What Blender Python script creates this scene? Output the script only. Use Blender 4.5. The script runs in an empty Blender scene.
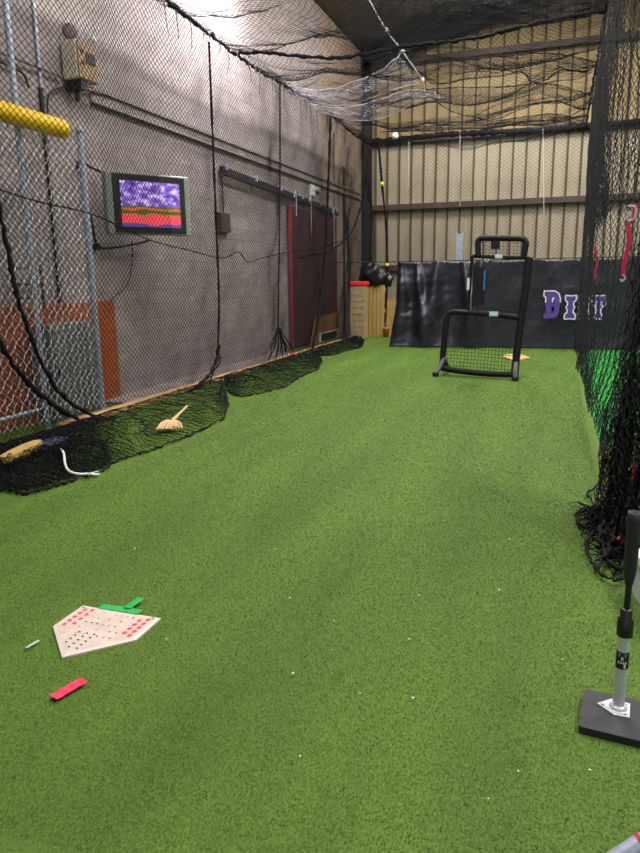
import bpy, math, random
import numpy as np
from mathutils import Vector, Matrix

random.seed(7)
RNG = np.random.default_rng(11)
PI = math.pi
SC = bpy.context.scene
COL = SC.collection

# ------------------------------------------------------------------ camera
F_PX, CX, CY, EYE = 690.0, 320.0, 426.5, 1.55
CAMR = np.array([[0.94639929, -0.05575421, 0.31815066],
                 [0.32270175, 0.20546214, -0.92393121],
                 [-0.01385486, 0.97707562, 0.21244121]])


def at(px, py, X=None, Y=None, Z=None):
    """the point of the place seen at (px, py) that lies on the plane x=X, y=Y or z=Z"""
    r = CAMR @ np.array([px - CX, -(py - CY), -F_PX])
    if X is not None:
        t = X / r[0]
    elif Y is not None:
        t = Y / r[1]
    else:
        t = (Z - EYE) / r[2]
    return Vector((r[0] * t, r[1] * t, r[2] * t + EYE))


def g(px, py, z=0.0):
    return at(px, py, Z=z)


cam = bpy.data.cameras.new('camera')
cam.sensor_fit = 'VERTICAL'
cam.sensor_height = 36.0
cam.lens = 36.0 * F_PX / 853.0
cam.clip_start = 0.05
camo = bpy.data.objects.new('camera', cam)
m4 = Matrix([list(CAMR[0]) + [0], list(CAMR[1]) + [0], list(CAMR[2]) + [EYE], [0, 0, 0, 1]])
camo.matrix_world = m4
COL.objects.link(camo)
SC.camera = camo

# ------------------------------------------------------------------ materials


def s2l(v):
    v /= 255.0
    return v / 12.92 if v <= 0.04045 else ((v + 0.055) / 1.055) ** 2.4


def rgb(r, gg, b):
    return (s2l(r), s2l(gg), s2l(b), 1.0)


def mat(name, col, rough=0.7, metal=0.0, var=0.18, scale=6.0, bump=0.0, bscale=None, spec=0.5, stretch=None):
    m = bpy.data.materials.new(name)
    m.use_nodes = True
    nt = m.node_tree
    b = nt.nodes['Principled BSDF']
    b.inputs['Roughness'].default_value = rough
    b.inputs['Metallic'].default_value = metal
    b.inputs['Specular IOR Level'].default_value = spec
    tc = nt.nodes.new('ShaderNodeTexCoord')
    src = tc.outputs['Object']
    if stretch:
        mp = nt.nodes.new('ShaderNodeMapping')
        mp.inputs['Scale'].default_value = stretch
        nt.links.new(src, mp.inputs['Vector'])
        src = mp.outputs['Vector']
    n = nt.nodes.new('ShaderNodeTexNoise')
    n.inputs['Scale'].default_value = scale
    n.inputs['Detail'].default_value = 6
    n.inputs['Roughness'].default_value = 0.65
    nt.links.new(src, n.inputs['Vector'])
    cr = nt.nodes.new('ShaderNodeValToRGB')
    e = cr.color_ramp.elements
    e[0].position, e[1].position = 0.3, 0.7
    e[0].color = tuple(x * (1 - var) for x in col[:3]) + (1,)
    e[1].color = tuple(min(1, x * (1 + var)) for x in col[:3]) + (1,)
    nt.links.new(n.outputs['Fac'], cr.inputs['Fac'])
    nt.links.new(cr.outputs['Color'], b.inputs['Base Color'])
    if bump:
        n2 = nt.nodes.new('ShaderNodeTexNoise')
        n2.inputs['Scale'].default_value = bscale or scale * 4
        n2.inputs['Detail'].default_value = 4
        nt.links.new(src, n2.inputs['Vector'])
        bp = nt.nodes.new('ShaderNodeBump')
        bp.inputs['Strength'].default_value = bump
        bp.inputs['Distance'].default_value = 0.02
        nt.links.new(n2.outputs['Fac'], bp.inputs['Height'])
        nt.links.new(bp.outputs['Normal'], b.inputs['Normal'])
    return m


def emit(name, col, s):
    m = bpy.data.materials.new(name)
    m.use_nodes = True
    nt = m.node_tree
    b = nt.nodes['Principled BSDF']
    b.inputs['Base Color'].default_value = col
    b.inputs['Emission Color'].default_value = col
    b.inputs['Emission Strength'].default_value = s
    return m


M = {}
M['net'] = mat('black_twine', rgb(22, 22, 27), 0.85, var=0.3, spec=0.2)
M['netgrey'] = mat('grey_twine', rgb(168, 164, 172), 0.7, var=0.3)
M['rope'] = mat('black_rope', rgb(17, 17, 20), 0.85, var=0.3, scale=30, spec=0.2)
M['greypipe'] = mat('painted_pipe', rgb(104, 96, 90), 0.6, var=0.2, scale=9)
M['whiterope'] = mat('white_rope', rgb(205, 205, 208), 0.8, scale=40)
M['galv'] = mat('galvanised_steel', rgb(176, 184, 204), 0.45, 0.45, var=0.25, scale=25)
M['frayed'] = mat('frayed_twine', rgb(70, 66, 74), 0.9)
M['wire'] = mat('galvanised_wire', rgb(222, 222, 228), 0.5, 0.1, var=0.2, scale=20)
M['yellow'] = mat('yellow_plastic', rgb(248, 196, 6), 0.45, var=0.1, scale=20)
M['brownsteel'] = mat('brown_primer_steel', rgb(72, 58, 52), 0.6, var=0.3, scale=4)
M['darksteel'] = mat('dark_steel', rgb(38, 35, 36), 0.6, var=0.3, scale=5)
M['beige'] = mat('beige_enamel', rgb(214, 204, 190), 0.5, var=0.15, scale=9)
M['beigefront'] = mat('tan_enamel', rgb(150, 120, 82), 0.5, var=0.3, scale=14)
M['black'] = mat('black_plastic', rgb(20, 20, 22), 0.45, var=0.2)
M['rubber'] = mat('black_rubber', rgb(36, 36, 42), 0.65, var=0.2, scale=25, bump=0.15, bscale=160)
M['screennet'] = mat('grey_black_twine', rgb(60, 60, 68), 0.8)
M['pad'] = mat('black_foam_pad', rgb(13, 13, 15), 0.6, spec=0.3, var=0.25, scale=18, bump=0.3, bscale=40)
M['silver'] = mat('silver_plastic', rgb(146, 150, 144), 0.45, 0.2, var=0.12, scale=10)
M['alu'] = mat('brushed_aluminium', rgb(215, 218, 226), 0.36, 0.35, var=0.1, scale=12)
M['white'] = mat('white_plastic', rgb(225, 224, 222), 0.5, var=0.06)
M['orangewood'] = mat('orange_stained_board', rgb(152, 74, 30), 0.6, var=0.35, scale=3.5, stretch=(1, 1, 6))
M['cabinet'] = mat('speckled_grey_steel', rgb(108, 116, 114), 0.6, var=0.45, scale=32)
M['maroon'] = mat('maroon_paint', rgb(66, 34, 36), 0.6, var=0.3, scale=5, stretch=(1, 1, 8))
M['doorred'] = mat('dull_red_paint', rgb(140, 44, 52), 0.6)
M['red'] = mat('red_paint', rgb(178, 48, 58), 0.5, var=0.2)
M['brightred'] = mat('bright_red_plastic', rgb(226, 26, 48), 0.5, var=0.1)
M['pink'] = mat('pink_tape', rgb(240, 52, 92), 0.5, var=0.1, scale=30, bump=0.2, bscale=60)
M['greentape'] = mat('green_tape', rgb(30, 165, 82), 0.5, var=0.1, scale=30, bump=0.2, bscale=60)
M['strap'] = mat('pink_webbing', rgb(222, 48, 96), 0.6, var=0.15, scale=40)
M['wood'] = mat('raw_pine', rgb(196, 158, 108), 0.65, var=0.22, scale=7, stretch=(4, 1, 4))
M['pallet'] = mat('yellow_pine', rgb(172, 138, 78), 0.65, var=0.25, scale=5, stretch=(5, 5, 1))
M['plywood'] = mat('brown_plywood', rgb(140, 92, 48), 0.6, var=0.25, scale=5, stretch=(1, 1, 6))
M['straw'] = mat('straw', rgb(196, 166, 122), 0.75, var=0.3, scale=40, stretch=(6, 1, 1))
M['tanblock'] = mat('tan_board', rgb(160, 138, 106), 0.75, var=0.3, scale=14)
M['bag'] = mat('black_polythene', rgb(18, 18, 20), 0.35, var=0.2, bump=0.5, bscale=12)
M['navy'] = mat('navy_cloth', rgb(30, 34, 62), 0.8, var=0.25, scale=20)
M['ball'] = mat('white_leather', rgb(232, 228, 220), 0.55, var=0.06)
M['redball'] = mat('red_rubber', rgb(214, 62, 40), 0.55, var=0.1)
M['tanball'] = mat('worn_leather', rgb(176, 140, 104), 0.6, var=0.2, scale=30)
M['limeball'] = mat('lime_felt', rgb(190, 220, 50), 0.8, var=0.1)
M['purple'] = mat('purple_vinyl_print', rgb(84, 58, 142), 0.55, var=0.14, scale=5)
M['outline'] = mat('white_vinyl_print', rgb(222, 216, 234), 0.55, var=0.08)
M['blue'] = mat('blue_trim', rgb(50, 110, 190), 0.5)
M['paleblue'] = mat('pale_blue_label', rgb(176, 205, 218), 0.5, var=0.1)
M['footgrey'] = mat('grey_rubber', rgb(92, 92, 98), 0.6)
M['orangecord'] = mat('orange_cord', rgb(226, 82, 56), 0.6)
M['terracotta'] = mat('orange_plastic', rgb(176, 98, 50), 0.6)
M['platered'] = mat('red_print', rgb(216, 66, 72), 0.6, var=0.2, scale=60)
M['plateink'] = mat('dark_print', rgb(70, 64, 70), 0.7, var=0.3, scale=60)
M['plate'] = mat('dirty_white_rubber', rgb(205, 186, 176), 0.6, var=0.13, scale=14, bump=0.2, bscale=70)
M['plateedge'] = mat('white_rubber_edge', rgb(212, 200, 192), 0.6, var=0.05)
M['towel'] = mat('pale_plastic', rgb(196, 200, 206), 0.45, var=0.1)
M['lampshell'] = mat('white_enamel_shell', rgb(210, 210, 205), 0.4)
M['roof'] = mat('roof_liner', rgb(92, 84, 72), 0.8, var=0.2)
M['plainwall'] = mat('plain_wall', rgb(140, 130, 118), 0.85, var=0.12, scale=2)


def wall_material():
    """painted concrete block, courses barely showing, scuffed by balls"""
    m = bpy.data.materials.new('painted_block')
    m.use_nodes = True
    nt = m.node_tree
    L = nt.links.new
    b = nt.nodes['Principled BSDF']
    b.inputs['Roughness'].default_value = 0.82
    tc = nt.nodes.new('ShaderNodeTexCoord')
    sp = nt.nodes.new('ShaderNodeSeparateXYZ')
    cb = nt.nodes.new('ShaderNodeCombineXYZ')
    L(tc.outputs['Object'], sp.inputs[0])
    L(sp.outputs['Y'], cb.inputs['X'])
    L(sp.outputs['Z'], cb.inputs['Y'])
    br = nt.nodes.new('ShaderNodeTexBrick')
    br.inputs['Scale'].default_value = 1.0
    br.inputs['Brick Width'].default_value = 0.4
    br.inputs['Row Height'].default_value = 0.2
    br.inputs['Mortar Size'].default_value = 0.006
    br.inputs['Color1'].default_value = rgb(152, 142, 141)
    br.inputs['Color2'].default_value = rgb(142, 132, 131)
    br.inputs['Mortar'].default_value = rgb(128, 118, 117)
    L(cb.outputs[0], br.inputs['Vector'])
    n = nt.nodes.new('ShaderNodeTexNoise')
    n.inputs['Scale'].default_value = 3.5
    n.inputs['Detail'].default_value = 8
    n.inputs['Roughness'].default_value = 0.7
    L(cb.outputs[0], n.inputs['Vector'])
    cr = nt.nodes.new('ShaderNodeValToRGB')
    cr.color_ramp.elements[0].position = 0.3
    cr.color_ramp.elements[0].color = (0.72, 0.7, 0.68, 1)
    cr.color_ramp.elements[1].position = 0.7
    cr.color_ramp.elements[1].color = (1.15, 1.13, 1.12, 1)
    L(n.outputs['Fac'], cr.inputs['Fac'])
    mx = nt.nodes.new('ShaderNodeMix')
    mx.data_type = 'RGBA'
    mx.blend_type = 'MULTIPLY'
    mx.inputs['Factor'].default_value = 1.0
    L(br.outputs['Color'], mx.inputs[6])
    L(cr.outputs['Color'], mx.inputs[7])
    # pale scuffs, wide and low
    mp = nt.nodes.new('ShaderNodeMapping')
    mp.inputs['Scale'].default_value = (1.6, 9.0, 1)
    L(cb.outputs[0], mp.inputs['Vector'])
    n2 = nt.nodes.new('ShaderNodeTexNoise')
    n2.inputs['Scale'].default_value = 1.3
    n2.inputs['Detail'].default_value = 5
    L(mp.outputs[0], n2.inputs['Vector'])
    c2 = nt.nodes.new('ShaderNodeValToRGB')
    c2.color_ramp.elements[0].position = 0.62
    c2.color_ramp.elements[0].color = (0, 0, 0, 1)
    c2.color_ramp.elements[1].position = 0.74
    c2.color_ramp.elements[1].color = (0.4, 0.4, 0.4, 1)
    L(n2.outputs['Fac'], c2.inputs['Fac'])
    mx2 = nt.nodes.new('ShaderNodeMix')
    mx2.data_type = 'RGBA'
    L(c2.outputs['Color'], mx2.inputs['Factor'])
    L(mx.outputs[2], mx2.inputs[6])
    mx2.inputs[7].default_value = rgb(196, 184, 172)
    # the last bay before the corner is tinted tan
    gt = nt.nodes.new('ShaderNodeMath')
    gt.operation = 'GREATER_THAN'
    gt.inputs[1].default_value = 16.3
    L(sp.outputs['Y'], gt.inputs[0])
    mx3 = nt.nodes.new('ShaderNodeMix')
    mx3.data_type = 'RGBA'
    mx3.blend_type = 'MULTIPLY'
    L(gt.outputs[0], mx3.inputs['Factor'])
    L(mx2.outputs[2], mx3.inputs[6])
    mx3.inputs[7].default_value = (1.12, 0.98, 0.78, 1)
    L(mx3.outputs[2], b.inputs['Base Color'])
    bp = nt.nodes.new('ShaderNodeBump')
    bp.inputs['Strength'].default_value = 0.35
    bp.inputs['Distance'].default_value = 0.01
    L(br.outputs['Fac'], bp.inputs['Height'])
    bp.invert = True
    L(bp.outputs['Normal'], b.inputs['Normal'])
    return m


def turf_material(name, c_dark, c_mid, c_light, fine=150.0):
    m = bpy.data.materials.new(name)
    m.use_nodes = True
    nt = m.node_tree
    L = nt.links.new
    b = nt.nodes['Principled BSDF']
    b.inputs['Roughness'].default_value = 0.75
    b.inputs['Specular IOR Level'].default_value = 0.25
    tc = nt.nodes.new('ShaderNodeTexCoord')
    n = nt.nodes.new('ShaderNodeTexNoise')
    n.inputs['Scale'].default_value = fine
    n.inputs['Detail'].default_value = 4
    n.inputs['Roughness'].default_value = 0.7
    mp = nt.nodes.new('ShaderNodeMapping')
    mp.inputs['Scale'].default_value = (1.0, 0.45, 1)
    L(tc.outputs['Object'], mp.inputs['Vector'])
    L(mp.outputs[0], n.inputs['Vector'])
    cr = nt.nodes.new('ShaderNodeValToRGB')
    e = cr.color_ramp.elements
    e[0].position, e[0].color = 0.3, c_dark
    e[1].position, e[1].color = 0.72, c_light
    k = e.new(0.5)
    k.color = c_mid
    L(n.outputs['Fac'], cr.inputs['Fac'])
    # broad lanes where the pile is brushed one way or another, along the cage
    mp2 = nt.nodes.new('ShaderNodeMapping')
    mp2.inputs['Scale'].default_value = (1.5, 0.22, 1)
    L(tc.outputs['Object'], mp2.inputs['Vector'])
    n2 = nt.nodes.new('ShaderNodeTexNoise')
    n2.inputs['Scale'].default_value = 1.6
    n2.inputs['Detail'].default_value = 5
    L(mp2.outputs[0], n2.inputs['Vector'])
    c2 = nt.nodes.new('ShaderNodeValToRGB')
    c2.color_ramp.elements[0].position = 0.32
    c2.color_ramp.elements[0].color = (0.74, 0.76, 0.78, 1)
    c2.color_ramp.elements[1].position = 0.68
    c2.color_ramp.elements[1].color = (1.16, 1.12, 1.1, 1)
    L(n2.outputs['Fac'], c2.inputs['Fac'])
    mx = nt.nodes.new('ShaderNodeMix')
    mx.data_type = 'RGBA'
    mx.blend_type = 'MULTIPLY'
    mx.inputs['Factor'].default_value = 1.0
    L(cr.outputs['Color'], mx.inputs[6])
    L(c2.outputs['Color'], mx.inputs[7])
    L(mx.outputs[2], b.inputs['Base Color'])
    bp = nt.nodes.new('ShaderNodeBump')
    bp.inputs['Strength'].default_value = 0.5
    bp.inputs['Distance'].default_value = 0.008
    L(n.outputs['Fac'], bp.inputs['Height'])
    L(bp.outputs['Normal'], b.inputs['Normal'])
    return m


def blade_material():
    m = bpy.data.materials.new('turf_blades')
    m.use_nodes = True
    nt = m.node_tree
    L = nt.links.new
    b = nt.nodes['Principled BSDF']
    b.inputs['Roughness'].default_value = 0.6
    b.inputs['Specular IOR Level'].default_value = 0.3
    gi = nt.nodes.new('ShaderNodeNewGeometry')
    cr = nt.nodes.new('ShaderNodeValToRGB')
    e = cr.color_ramp.elements
    e[0].position, e[0].color = 0.0, rgb(72, 98, 34)
    e[1].position, e[1].color = 1.0, rgb(114, 144, 62)
    k = e.new(0.6)
    k.color = rgb(90, 120, 43)
    L(gi.outputs['Random Per Island'], cr.inputs['Fac'])
    L(cr.outputs['Color'], b.inputs['Base Color'])
    return m


def vinyl_material():
    m = mat('black_vinyl', rgb(33, 32, 44), 0.36, var=0.2, scale=3, bump=0.8, bscale=4.5)
    nt = m.node_tree
    L = nt.links.new
    b = nt.nodes['Principled BSDF']
    old = b.inputs['Base Color'].links[0].from_socket
    tc = nt.nodes.new('ShaderNodeTexCoord')
    n = nt.nodes.new('ShaderNodeTexNoise')
    n.inputs['Scale'].default_value = 2.2
    n.inputs['Detail'].default_value = 9
    n.inputs['Roughness'].default_value = 0.75
    L(tc.outputs['Object'], n.inputs['Vector'])
    c = nt.nodes.new('ShaderNodeValToRGB')
    c.color_ramp.elements[0].position = 0.52
    c.color_ramp.elements[0].color = (0, 0, 0, 1)
    c.color_ramp.elements[1].position = 0.72
    c.color_ramp.elements[1].color = (0.3, 0.3, 0.3, 1)
    L(n.outputs['Fac'], c.inputs['Fac'])
    mx = nt.nodes.new('ShaderNodeMix')
    mx.data_type = 'RGBA'
    L(c.outputs['Color'], mx.inputs['Factor'])
    L(old, mx.inputs[6])
    mx.inputs[7].default_value = rgb(104, 102, 122)
    L(mx.outputs[2], b.inputs['Base Color'])
    return m


def screen_material():
    """what the television shows: a crowd in the stands above a red and green field"""
    m = bpy.data.materials.new('lit_screen')
    m.use_nodes = True
    nt = m.node_tree
    L = nt.links.new
    b = nt.nodes['Principled BSDF']
    b.inputs['Roughness'].default_value = 0.25
    tc = nt.nodes.new('ShaderNodeTexCoord')
    sp = nt.nodes.new('ShaderNodeSeparateXYZ')
    L(tc.outputs['Generated'], sp.inputs[0])
    cb = nt.nodes.new('ShaderNodeCombineXYZ')
    L(sp.outputs['X'], cb.inputs['X'])
    L(sp.outputs['Z'], cb.inputs['Y'])
    n = nt.nodes.new('ShaderNodeTexNoise')
    n.inputs['Scale'].default_value = 8
    n.inputs['Detail'].default_value = 6
    L(cb.outputs[0], n.inputs['Vector'])
    crowd = nt.nodes.new('ShaderNodeValToRGB')
    e = crowd.color_ramp.elements
    e[0].position, e[0].color = 0.3, rgb(40, 36, 104)
    e[1].position, e[1].color = 0.68, rgb(240, 214, 246)
    k = e.new(0.5)
    k.color = rgb(128, 96, 200)
    L(n.outputs['Fac'], crowd.inputs['Fac'])
    # field bands along the height, bent a little by noise
    n2 = nt.nodes.new('ShaderNodeTexNoise')
    n2.inputs['Scale'].default_value = 3
    L(cb.outputs[0], n2.inputs['Vector'])
    ma = nt.nodes.new('ShaderNodeMath')
    ma.operation = 'MULTIPLY_ADD'
    ma.inputs[1].default_value = 0.22
    L(n2.outputs['Fac'], ma.inputs[0])
    L(sp.outputs['Z'], ma.inputs[2])
    field = nt.nodes.new('ShaderNodeValToRGB')
    field.color_ramp.interpolation = 'CONSTANT'
    e = field.color_ramp.elements
    e[0].position, e[0].color = 0.0, rgb(90, 70, 150)
    e[1].position, e[1].color = 0.17, rgb(238, 76, 84)
    for p, c in ((0.34, rgb(226, 84, 70)), (0.4, rgb(70, 98, 22)), (0.48, rgb(226, 90, 60)), (0.52, rgb(86, 104, 28))):
        k = e.new(p)
        k.color = c
    L(ma.outputs[0], field.inputs['Fac'])
    st = nt.nodes.new('ShaderNodeMath')
    st.operation = 'GREATER_THAN'
    st.inputs[1].default_value = 0.46
    L(sp.outputs['Z'], st.inputs[0])
    mx = nt.nodes.new('ShaderNodeMix')
    mx.data_type = 'RGBA'
    L(st.outputs[0], mx.inputs['Factor'])
    L(field.outputs['Color'], mx.inputs[6])
    L(crowd.outputs['Color'], mx.inputs[7])
    b.inputs['Base Color'].default_value = (0.01, 0.01, 0.01, 1)
    L(mx.outputs[2], b.inputs['Emission Color'])
    b.inputs['Emission Strength'].default_value = 0.9
    return m


M['wall'] = wall_material()
M['turf'] = turf_material('green_turf', rgb(57, 80, 25), rgb(84, 112, 38), rgb(108, 135, 56))
M['turf2'] = turf_material('emerald_turf', rgb(14, 92, 28), rgb(26, 128, 42), rgb(60, 170, 70), 60)
M['blade'] = blade_material()
M['vinyl'] = vinyl_material()
M['screen'] = screen_material()
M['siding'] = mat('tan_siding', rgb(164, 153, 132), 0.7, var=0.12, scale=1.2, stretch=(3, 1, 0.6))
M['siding2'] = mat('yellower_siding', rgb(164, 142, 102), 0.7, var=0.12, scale=1.2, stretch=(3, 1, 0.6))
M['sidingrib'] = mat('siding_lap', rgb(98, 86, 68), 0.7, var=0.15)

# ------------------------------------------------------------------ mesh helpers


class MB:
    """collects shapes into one mesh"""

    def __init__(self):
        self.v, self.f, self.mi, self.sm = [], [], [], []

    def add(self, vs, fs, mi=0, smooth=False):
        o = len(self.v)
        self.v += [tuple(p) for p in vs]
        for f in fs:
            self.f.append(tuple(i + o for i in f))
            self.mi.append(mi)
            self.sm.append(smooth)

    def box(self, lo, hi, mi=0, bev=0.0):
        x0, y0, z0 = lo
        x1, y1, z1 = hi
        if bev <= 0:
            vs = [(x0, y0, z0), (x1, y0, z0), (x1, y1, z0), (x0, y1, z0), (x0, y0, z1), (x1, y0, z1), (x1, y1, z1), (x0, y1, z1)]
            self.add(vs, [(3, 2, 1, 0), (4, 5, 6, 7), (0, 1, 5, 4), (1, 2, 6, 5), (2, 3, 7, 6), (3, 0, 4, 7)], mi)
            return
        b = bev
        rings = []
        for z, i in ((z0, b), (z0 + b, 0), (z1 - b, 0), (z1, b)):
            rings.append([(x0 + b, y0 + i, z), (x1 - b, y0 + i, z), (x1 - i, y0 + b, z), (x1 - i, y1 - b, z),
                          (x1 - b, y1 - i, z), (x0 + b, y1 - i, z), (x0 + i, y1 - b, z), (x0 + i, y0 + b, z)])
        vs = [p for r in rings for p in r]
        fs = [tuple(range(7, -1, -1)), tuple(range(24, 32))]
        for k in range(3):
            for i in range(8):
                j = (i + 1) % 8
                fs.append((k * 8 + i, k * 8 + j, k * 8 + 8 + j, k * 8 + 8 + i))
        self.add(vs, fs, mi)

    def tube(self, pts, r, n=8, mi=0, cap=True, smooth=True):
        pts = [Vector(p) for p in pts]
        k = len(pts)
        rs = list(r) if hasattr(r, '__len__') else [r] * k
        vs, fs = [], []
        ref = None
        for i, p in enumerate(pts):
            d = (pts[min(i + 1, k - 1)] - pts[max(i - 1, 0)]).normalized()
            if ref is None:
                ref = Vector((0, 0, 1)) if abs(d.z) < 0.9 else Vector((1, 0, 0))
            a = d.cross(ref)
            a = a.normalized() if a.length > 1e-6 else d.orthogonal().normalized()
            b = a.cross(d).normalized()
            ref = b
            for j in range(n):
                t = 2 * PI * j / n
                vs.append(p + (a * math.cos(t) + b * math.sin(t)) * rs[i])
        for i in range(k - 1):
            for j in range(n):
                q = (j + 1) % n
                fs.append((i * n + j, i * n + q, (i + 1) * n + q, (i + 1) * n + j))
        self.add(vs, fs, mi, smooth)
        if cap:
            self.add(vs[:n], [tuple(range(n - 1, -1, -1))], mi)
            self.add(vs[-n:], [tuple(range(n))], mi)

    def lathe(self, c, prof, n=24, mi=0, axis=Vector((0, 0, 1)), smooth=True):
        """prof: (radius, height) pairs along the axis"""
        axis = Vector(axis).normalized()
        a = axis.orthogonal().normalized()
        b = axis.cross(a)
        c = Vector(c)
        vs, fs = [], []
        for r, h in prof:
            for j in range(n):
                t = 2 * PI * j / n
                vs.append(c + axis * h + (a * math.cos(t) + b * math.sin(t)) * r)
        for i in range(len(prof) - 1):
            for j in range(n):
                q = (j + 1) % n
                fs.append((i * n + j, i * n + q, (i + 1) * n + q, (i + 1) * n + j))
        fs.append(tuple(range(n - 1, -1, -1)))
        fs.append(tuple(range((len(prof) - 1) * n, len(prof) * n)))
        self.add(vs, fs, mi, smooth)

    def ball(self, c, r, mi=0, n=16, m=10, sq=(1, 1, 1)):
        vs, fs = [], []
        for i in range(m + 1):
            ph = PI * i / m
            for j in range(n):
                t = 2 * PI * j / n
                vs.append((c[0] + r * sq[0] * math.sin(ph) * math.cos(t), c[1] + r * sq[1] * math.sin(ph) * math.sin(t), c[2] + r * sq[2] * math.cos(ph)))
        for i in range(m):
            for j in range(n):
                q = (j + 1) % n
                fs.append((i * n + j, (i + 1) * n + j, (i + 1) * n + q, i * n + q))
        self.add(vs, fs, mi, True)

    def prism(self, poly, d, mi=0):
        """poly: 3-D outline, d: extrusion vector"""
        d = Vector(d)
        p = [Vector(q) for q in poly]
        n = len(p)
        vs = p + [q + d for q in p]
        fs = [tuple(range(n - 1, -1, -1)), tuple(range(n, 2 * n))]
        for i in range(n):
            j = (i + 1) % n
            fs.append((i, j, n + j, n + i))
        self.add(vs, fs, mi)

    def build(self, name, mats, parent=None, loc=None):
        me = bpy.data.meshes.new(name)
        me.from_pydata(self.v, [], self.f)
        for m in (mats if isinstance(mats, (list, tuple)) else [mats]):
            me.materials.append(m)
        me.polygons.foreach_set('material_index', self.mi)
        me.polygons.foreach_set('use_smooth', self.sm)
        me.validate()
        me.update()
        o = bpy.data.objects.new(name, me)
        COL.objects.link(o)
        if loc is not None:
            o.location = loc
            me.transform(Matrix.Translation(-Vector(loc)))
        if parent is not None:
            o.parent = parent
            o.matrix_parent_inverse = Matrix.Translation(-Vector(parent.location))
        return o


def tag(o, label, cat, group=None, kind=None):
    o['label'] = label
    o['category'] = cat
    if group:
        o['group'] = group
    if kind:
        o['kind'] = kind
    return o


def thing(name, label, cat, loc, group=None):
    o = bpy.data.objects.new(name, None)
    o.empty_display_size = 0.1
    o.location = loc
    COL.objects.link(o)
    return tag(o, label, cat, group)


def structure(o, label=None):
    o['kind'] = 'structure'
    if label:
        o['label'] = label
        o['category'] = o.name.split('_')[0]
    return o


def smooth_path(pts, n=8):
    """Catmull-Rom through the points"""
    p = [Vector(q) for q in pts]
    p = [p[0] * 2 - p[1]] + p + [p[-1] * 2 - p[-2]]
    out = []
    for i in range(1, len(p) - 2):
        for k in range(n):
            t = k / n
            a, b, c, d = p[i - 1], p[i], p[i + 1], p[i + 2]
            out.append(0.5 * ((2 * b) + (c - a) * t + (2 * a - 5 * b + 4 * c - d) * t * t + (3 * b - a - 3 * c + d) * t ** 3))
    out.append(p[-2])
    return out


def lumpy(pts, r, amp=0.35, wob=0.0):
    """radii and jitter that make a tube read as bunched twine"""
    rs = [r * (1 + amp * random.uniform(-1, 1)) for _ in pts]
    q = [Vector(p) + Vector((random.uniform(-wob, wob), random.uniform(-wob, wob), random.uniform(-wob, wob))) for p in pts]
    return q, rs


def raw_mesh(name, V, Q, material, smooth=False, k=4):
    me = bpy.data.meshes.new(name)
    nv, nf = len(V), len(Q)
    me.vertices.add(nv)
    me.vertices.foreach_set('co', np.ascontiguousarray(V, dtype=np.float32).ravel())
    me.loops.add(nf * k)
    me.loops.foreach_set('vertex_index', np.ascontiguousarray(Q, dtype=np.int32).ravel())
    me.polygons.add(nf)
    me.polygons.foreach_set('loop_start', np.arange(0, nf * k, k, dtype=np.int32))
    if smooth:
        me.polygons.foreach_set('use_smooth', np.ones(nf, dtype=bool))
    me.materials.append(material)
    me.update(calc_edges=True)
    o = bpy.data.objects.new(name, me)
    COL.objects.link(o)
    return o


def net_arrays(G, r, diamond=True):
    """G: (nu, nv, 3) grid of knots; returns one connected mesh of three-sided twines"""
    nu, nv = G.shape[:2]
    du = np.gradient(G, axis=0)
    dv = np.gradient(G, axis=1)
    n = np.cross(du, dv)
    n /= np.linalg.norm(n, axis=2, keepdims=True) + 1e-12
    ii, jj = np.meshgrid(np.arange(nu), np.arange(nv), indexing='ij')
    if diamond:
        keep = ((ii + jj) % 2 == 0)
        a = du / (np.linalg.norm(du, axis=2, keepdims=True) + 1e-12)
    else:
        keep = np.ones((nu, nv), bool)
        a = du / (np.linalg.norm(du, axis=2, keepdims=True) + 1e-12) - dv / (np.linalg.norm(dv, axis=2, keepdims=True) + 1e-12)
        a /= np.linalg.norm(a, axis=2, keepdims=True) + 1e-12
    idx = -np.ones((nu, nv), int)
    idx[keep] = np.arange(keep.sum())
    P, A, N = G[keep], a[keep], n[keep]
    V = np.stack([P + A * r * 1.2, P - A * r * 0.6 + N * r, P - A * r * 0.6 - N * r], axis=1).reshape(-1, 3)
    E = []
    if diamond:
        pairs = ((slice(0, -1), slice(0, -1), slice(1, None), slice(1, None)), (slice(0, -1), slice(1, None), slice(1, None), slice(0, -1)))
    else:
        pairs = ((slice(0, -1), slice(None), slice(1, None), slice(None)), (slice(None), slice(0, -1), slice(None), slice(1, None)))
    for s in pairs:
        p, q = idx[s[0], s[1]].ravel(), idx[s[2], s[3]].ravel()
        ok = (p >= 0) & (q >= 0)
        E.append(np.stack([p[ok], q[ok]], 1))
    E = np.concatenate(E)
    b0, b1 = E[:, 0] * 3, E[:, 1] * 3
    Q = np.stack([np.stack([b0 + i, b0 + (i + 1) % 3, b1 + (i + 1) % 3, b1 + i], 1) for i in range(3)], 1).reshape(-1, 4)
    return V, Q


def net(name, layers, r, material, diamond=True, parent=None):
    VV, QQ, o = [], [], 0
    for G in layers:
        V, Q = net_arrays(G, r, diamond)
        VV.append(V)
        QQ.append(Q + o)
        o += len(V)
    ob = raw_mesh(name, np.concatenate(VV), np.concatenate(QQ), material)
    if parent is not None:
        ob.parent = parent
        ob.matrix_parent_inverse = Matrix.Translation(-Vector(parent.location))
    return ob


def grid(nu, nv):
    return np.meshgrid(np.linspace(0, 1, nu), np.linspace(0, 1, nv), indexing='ij')


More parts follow.
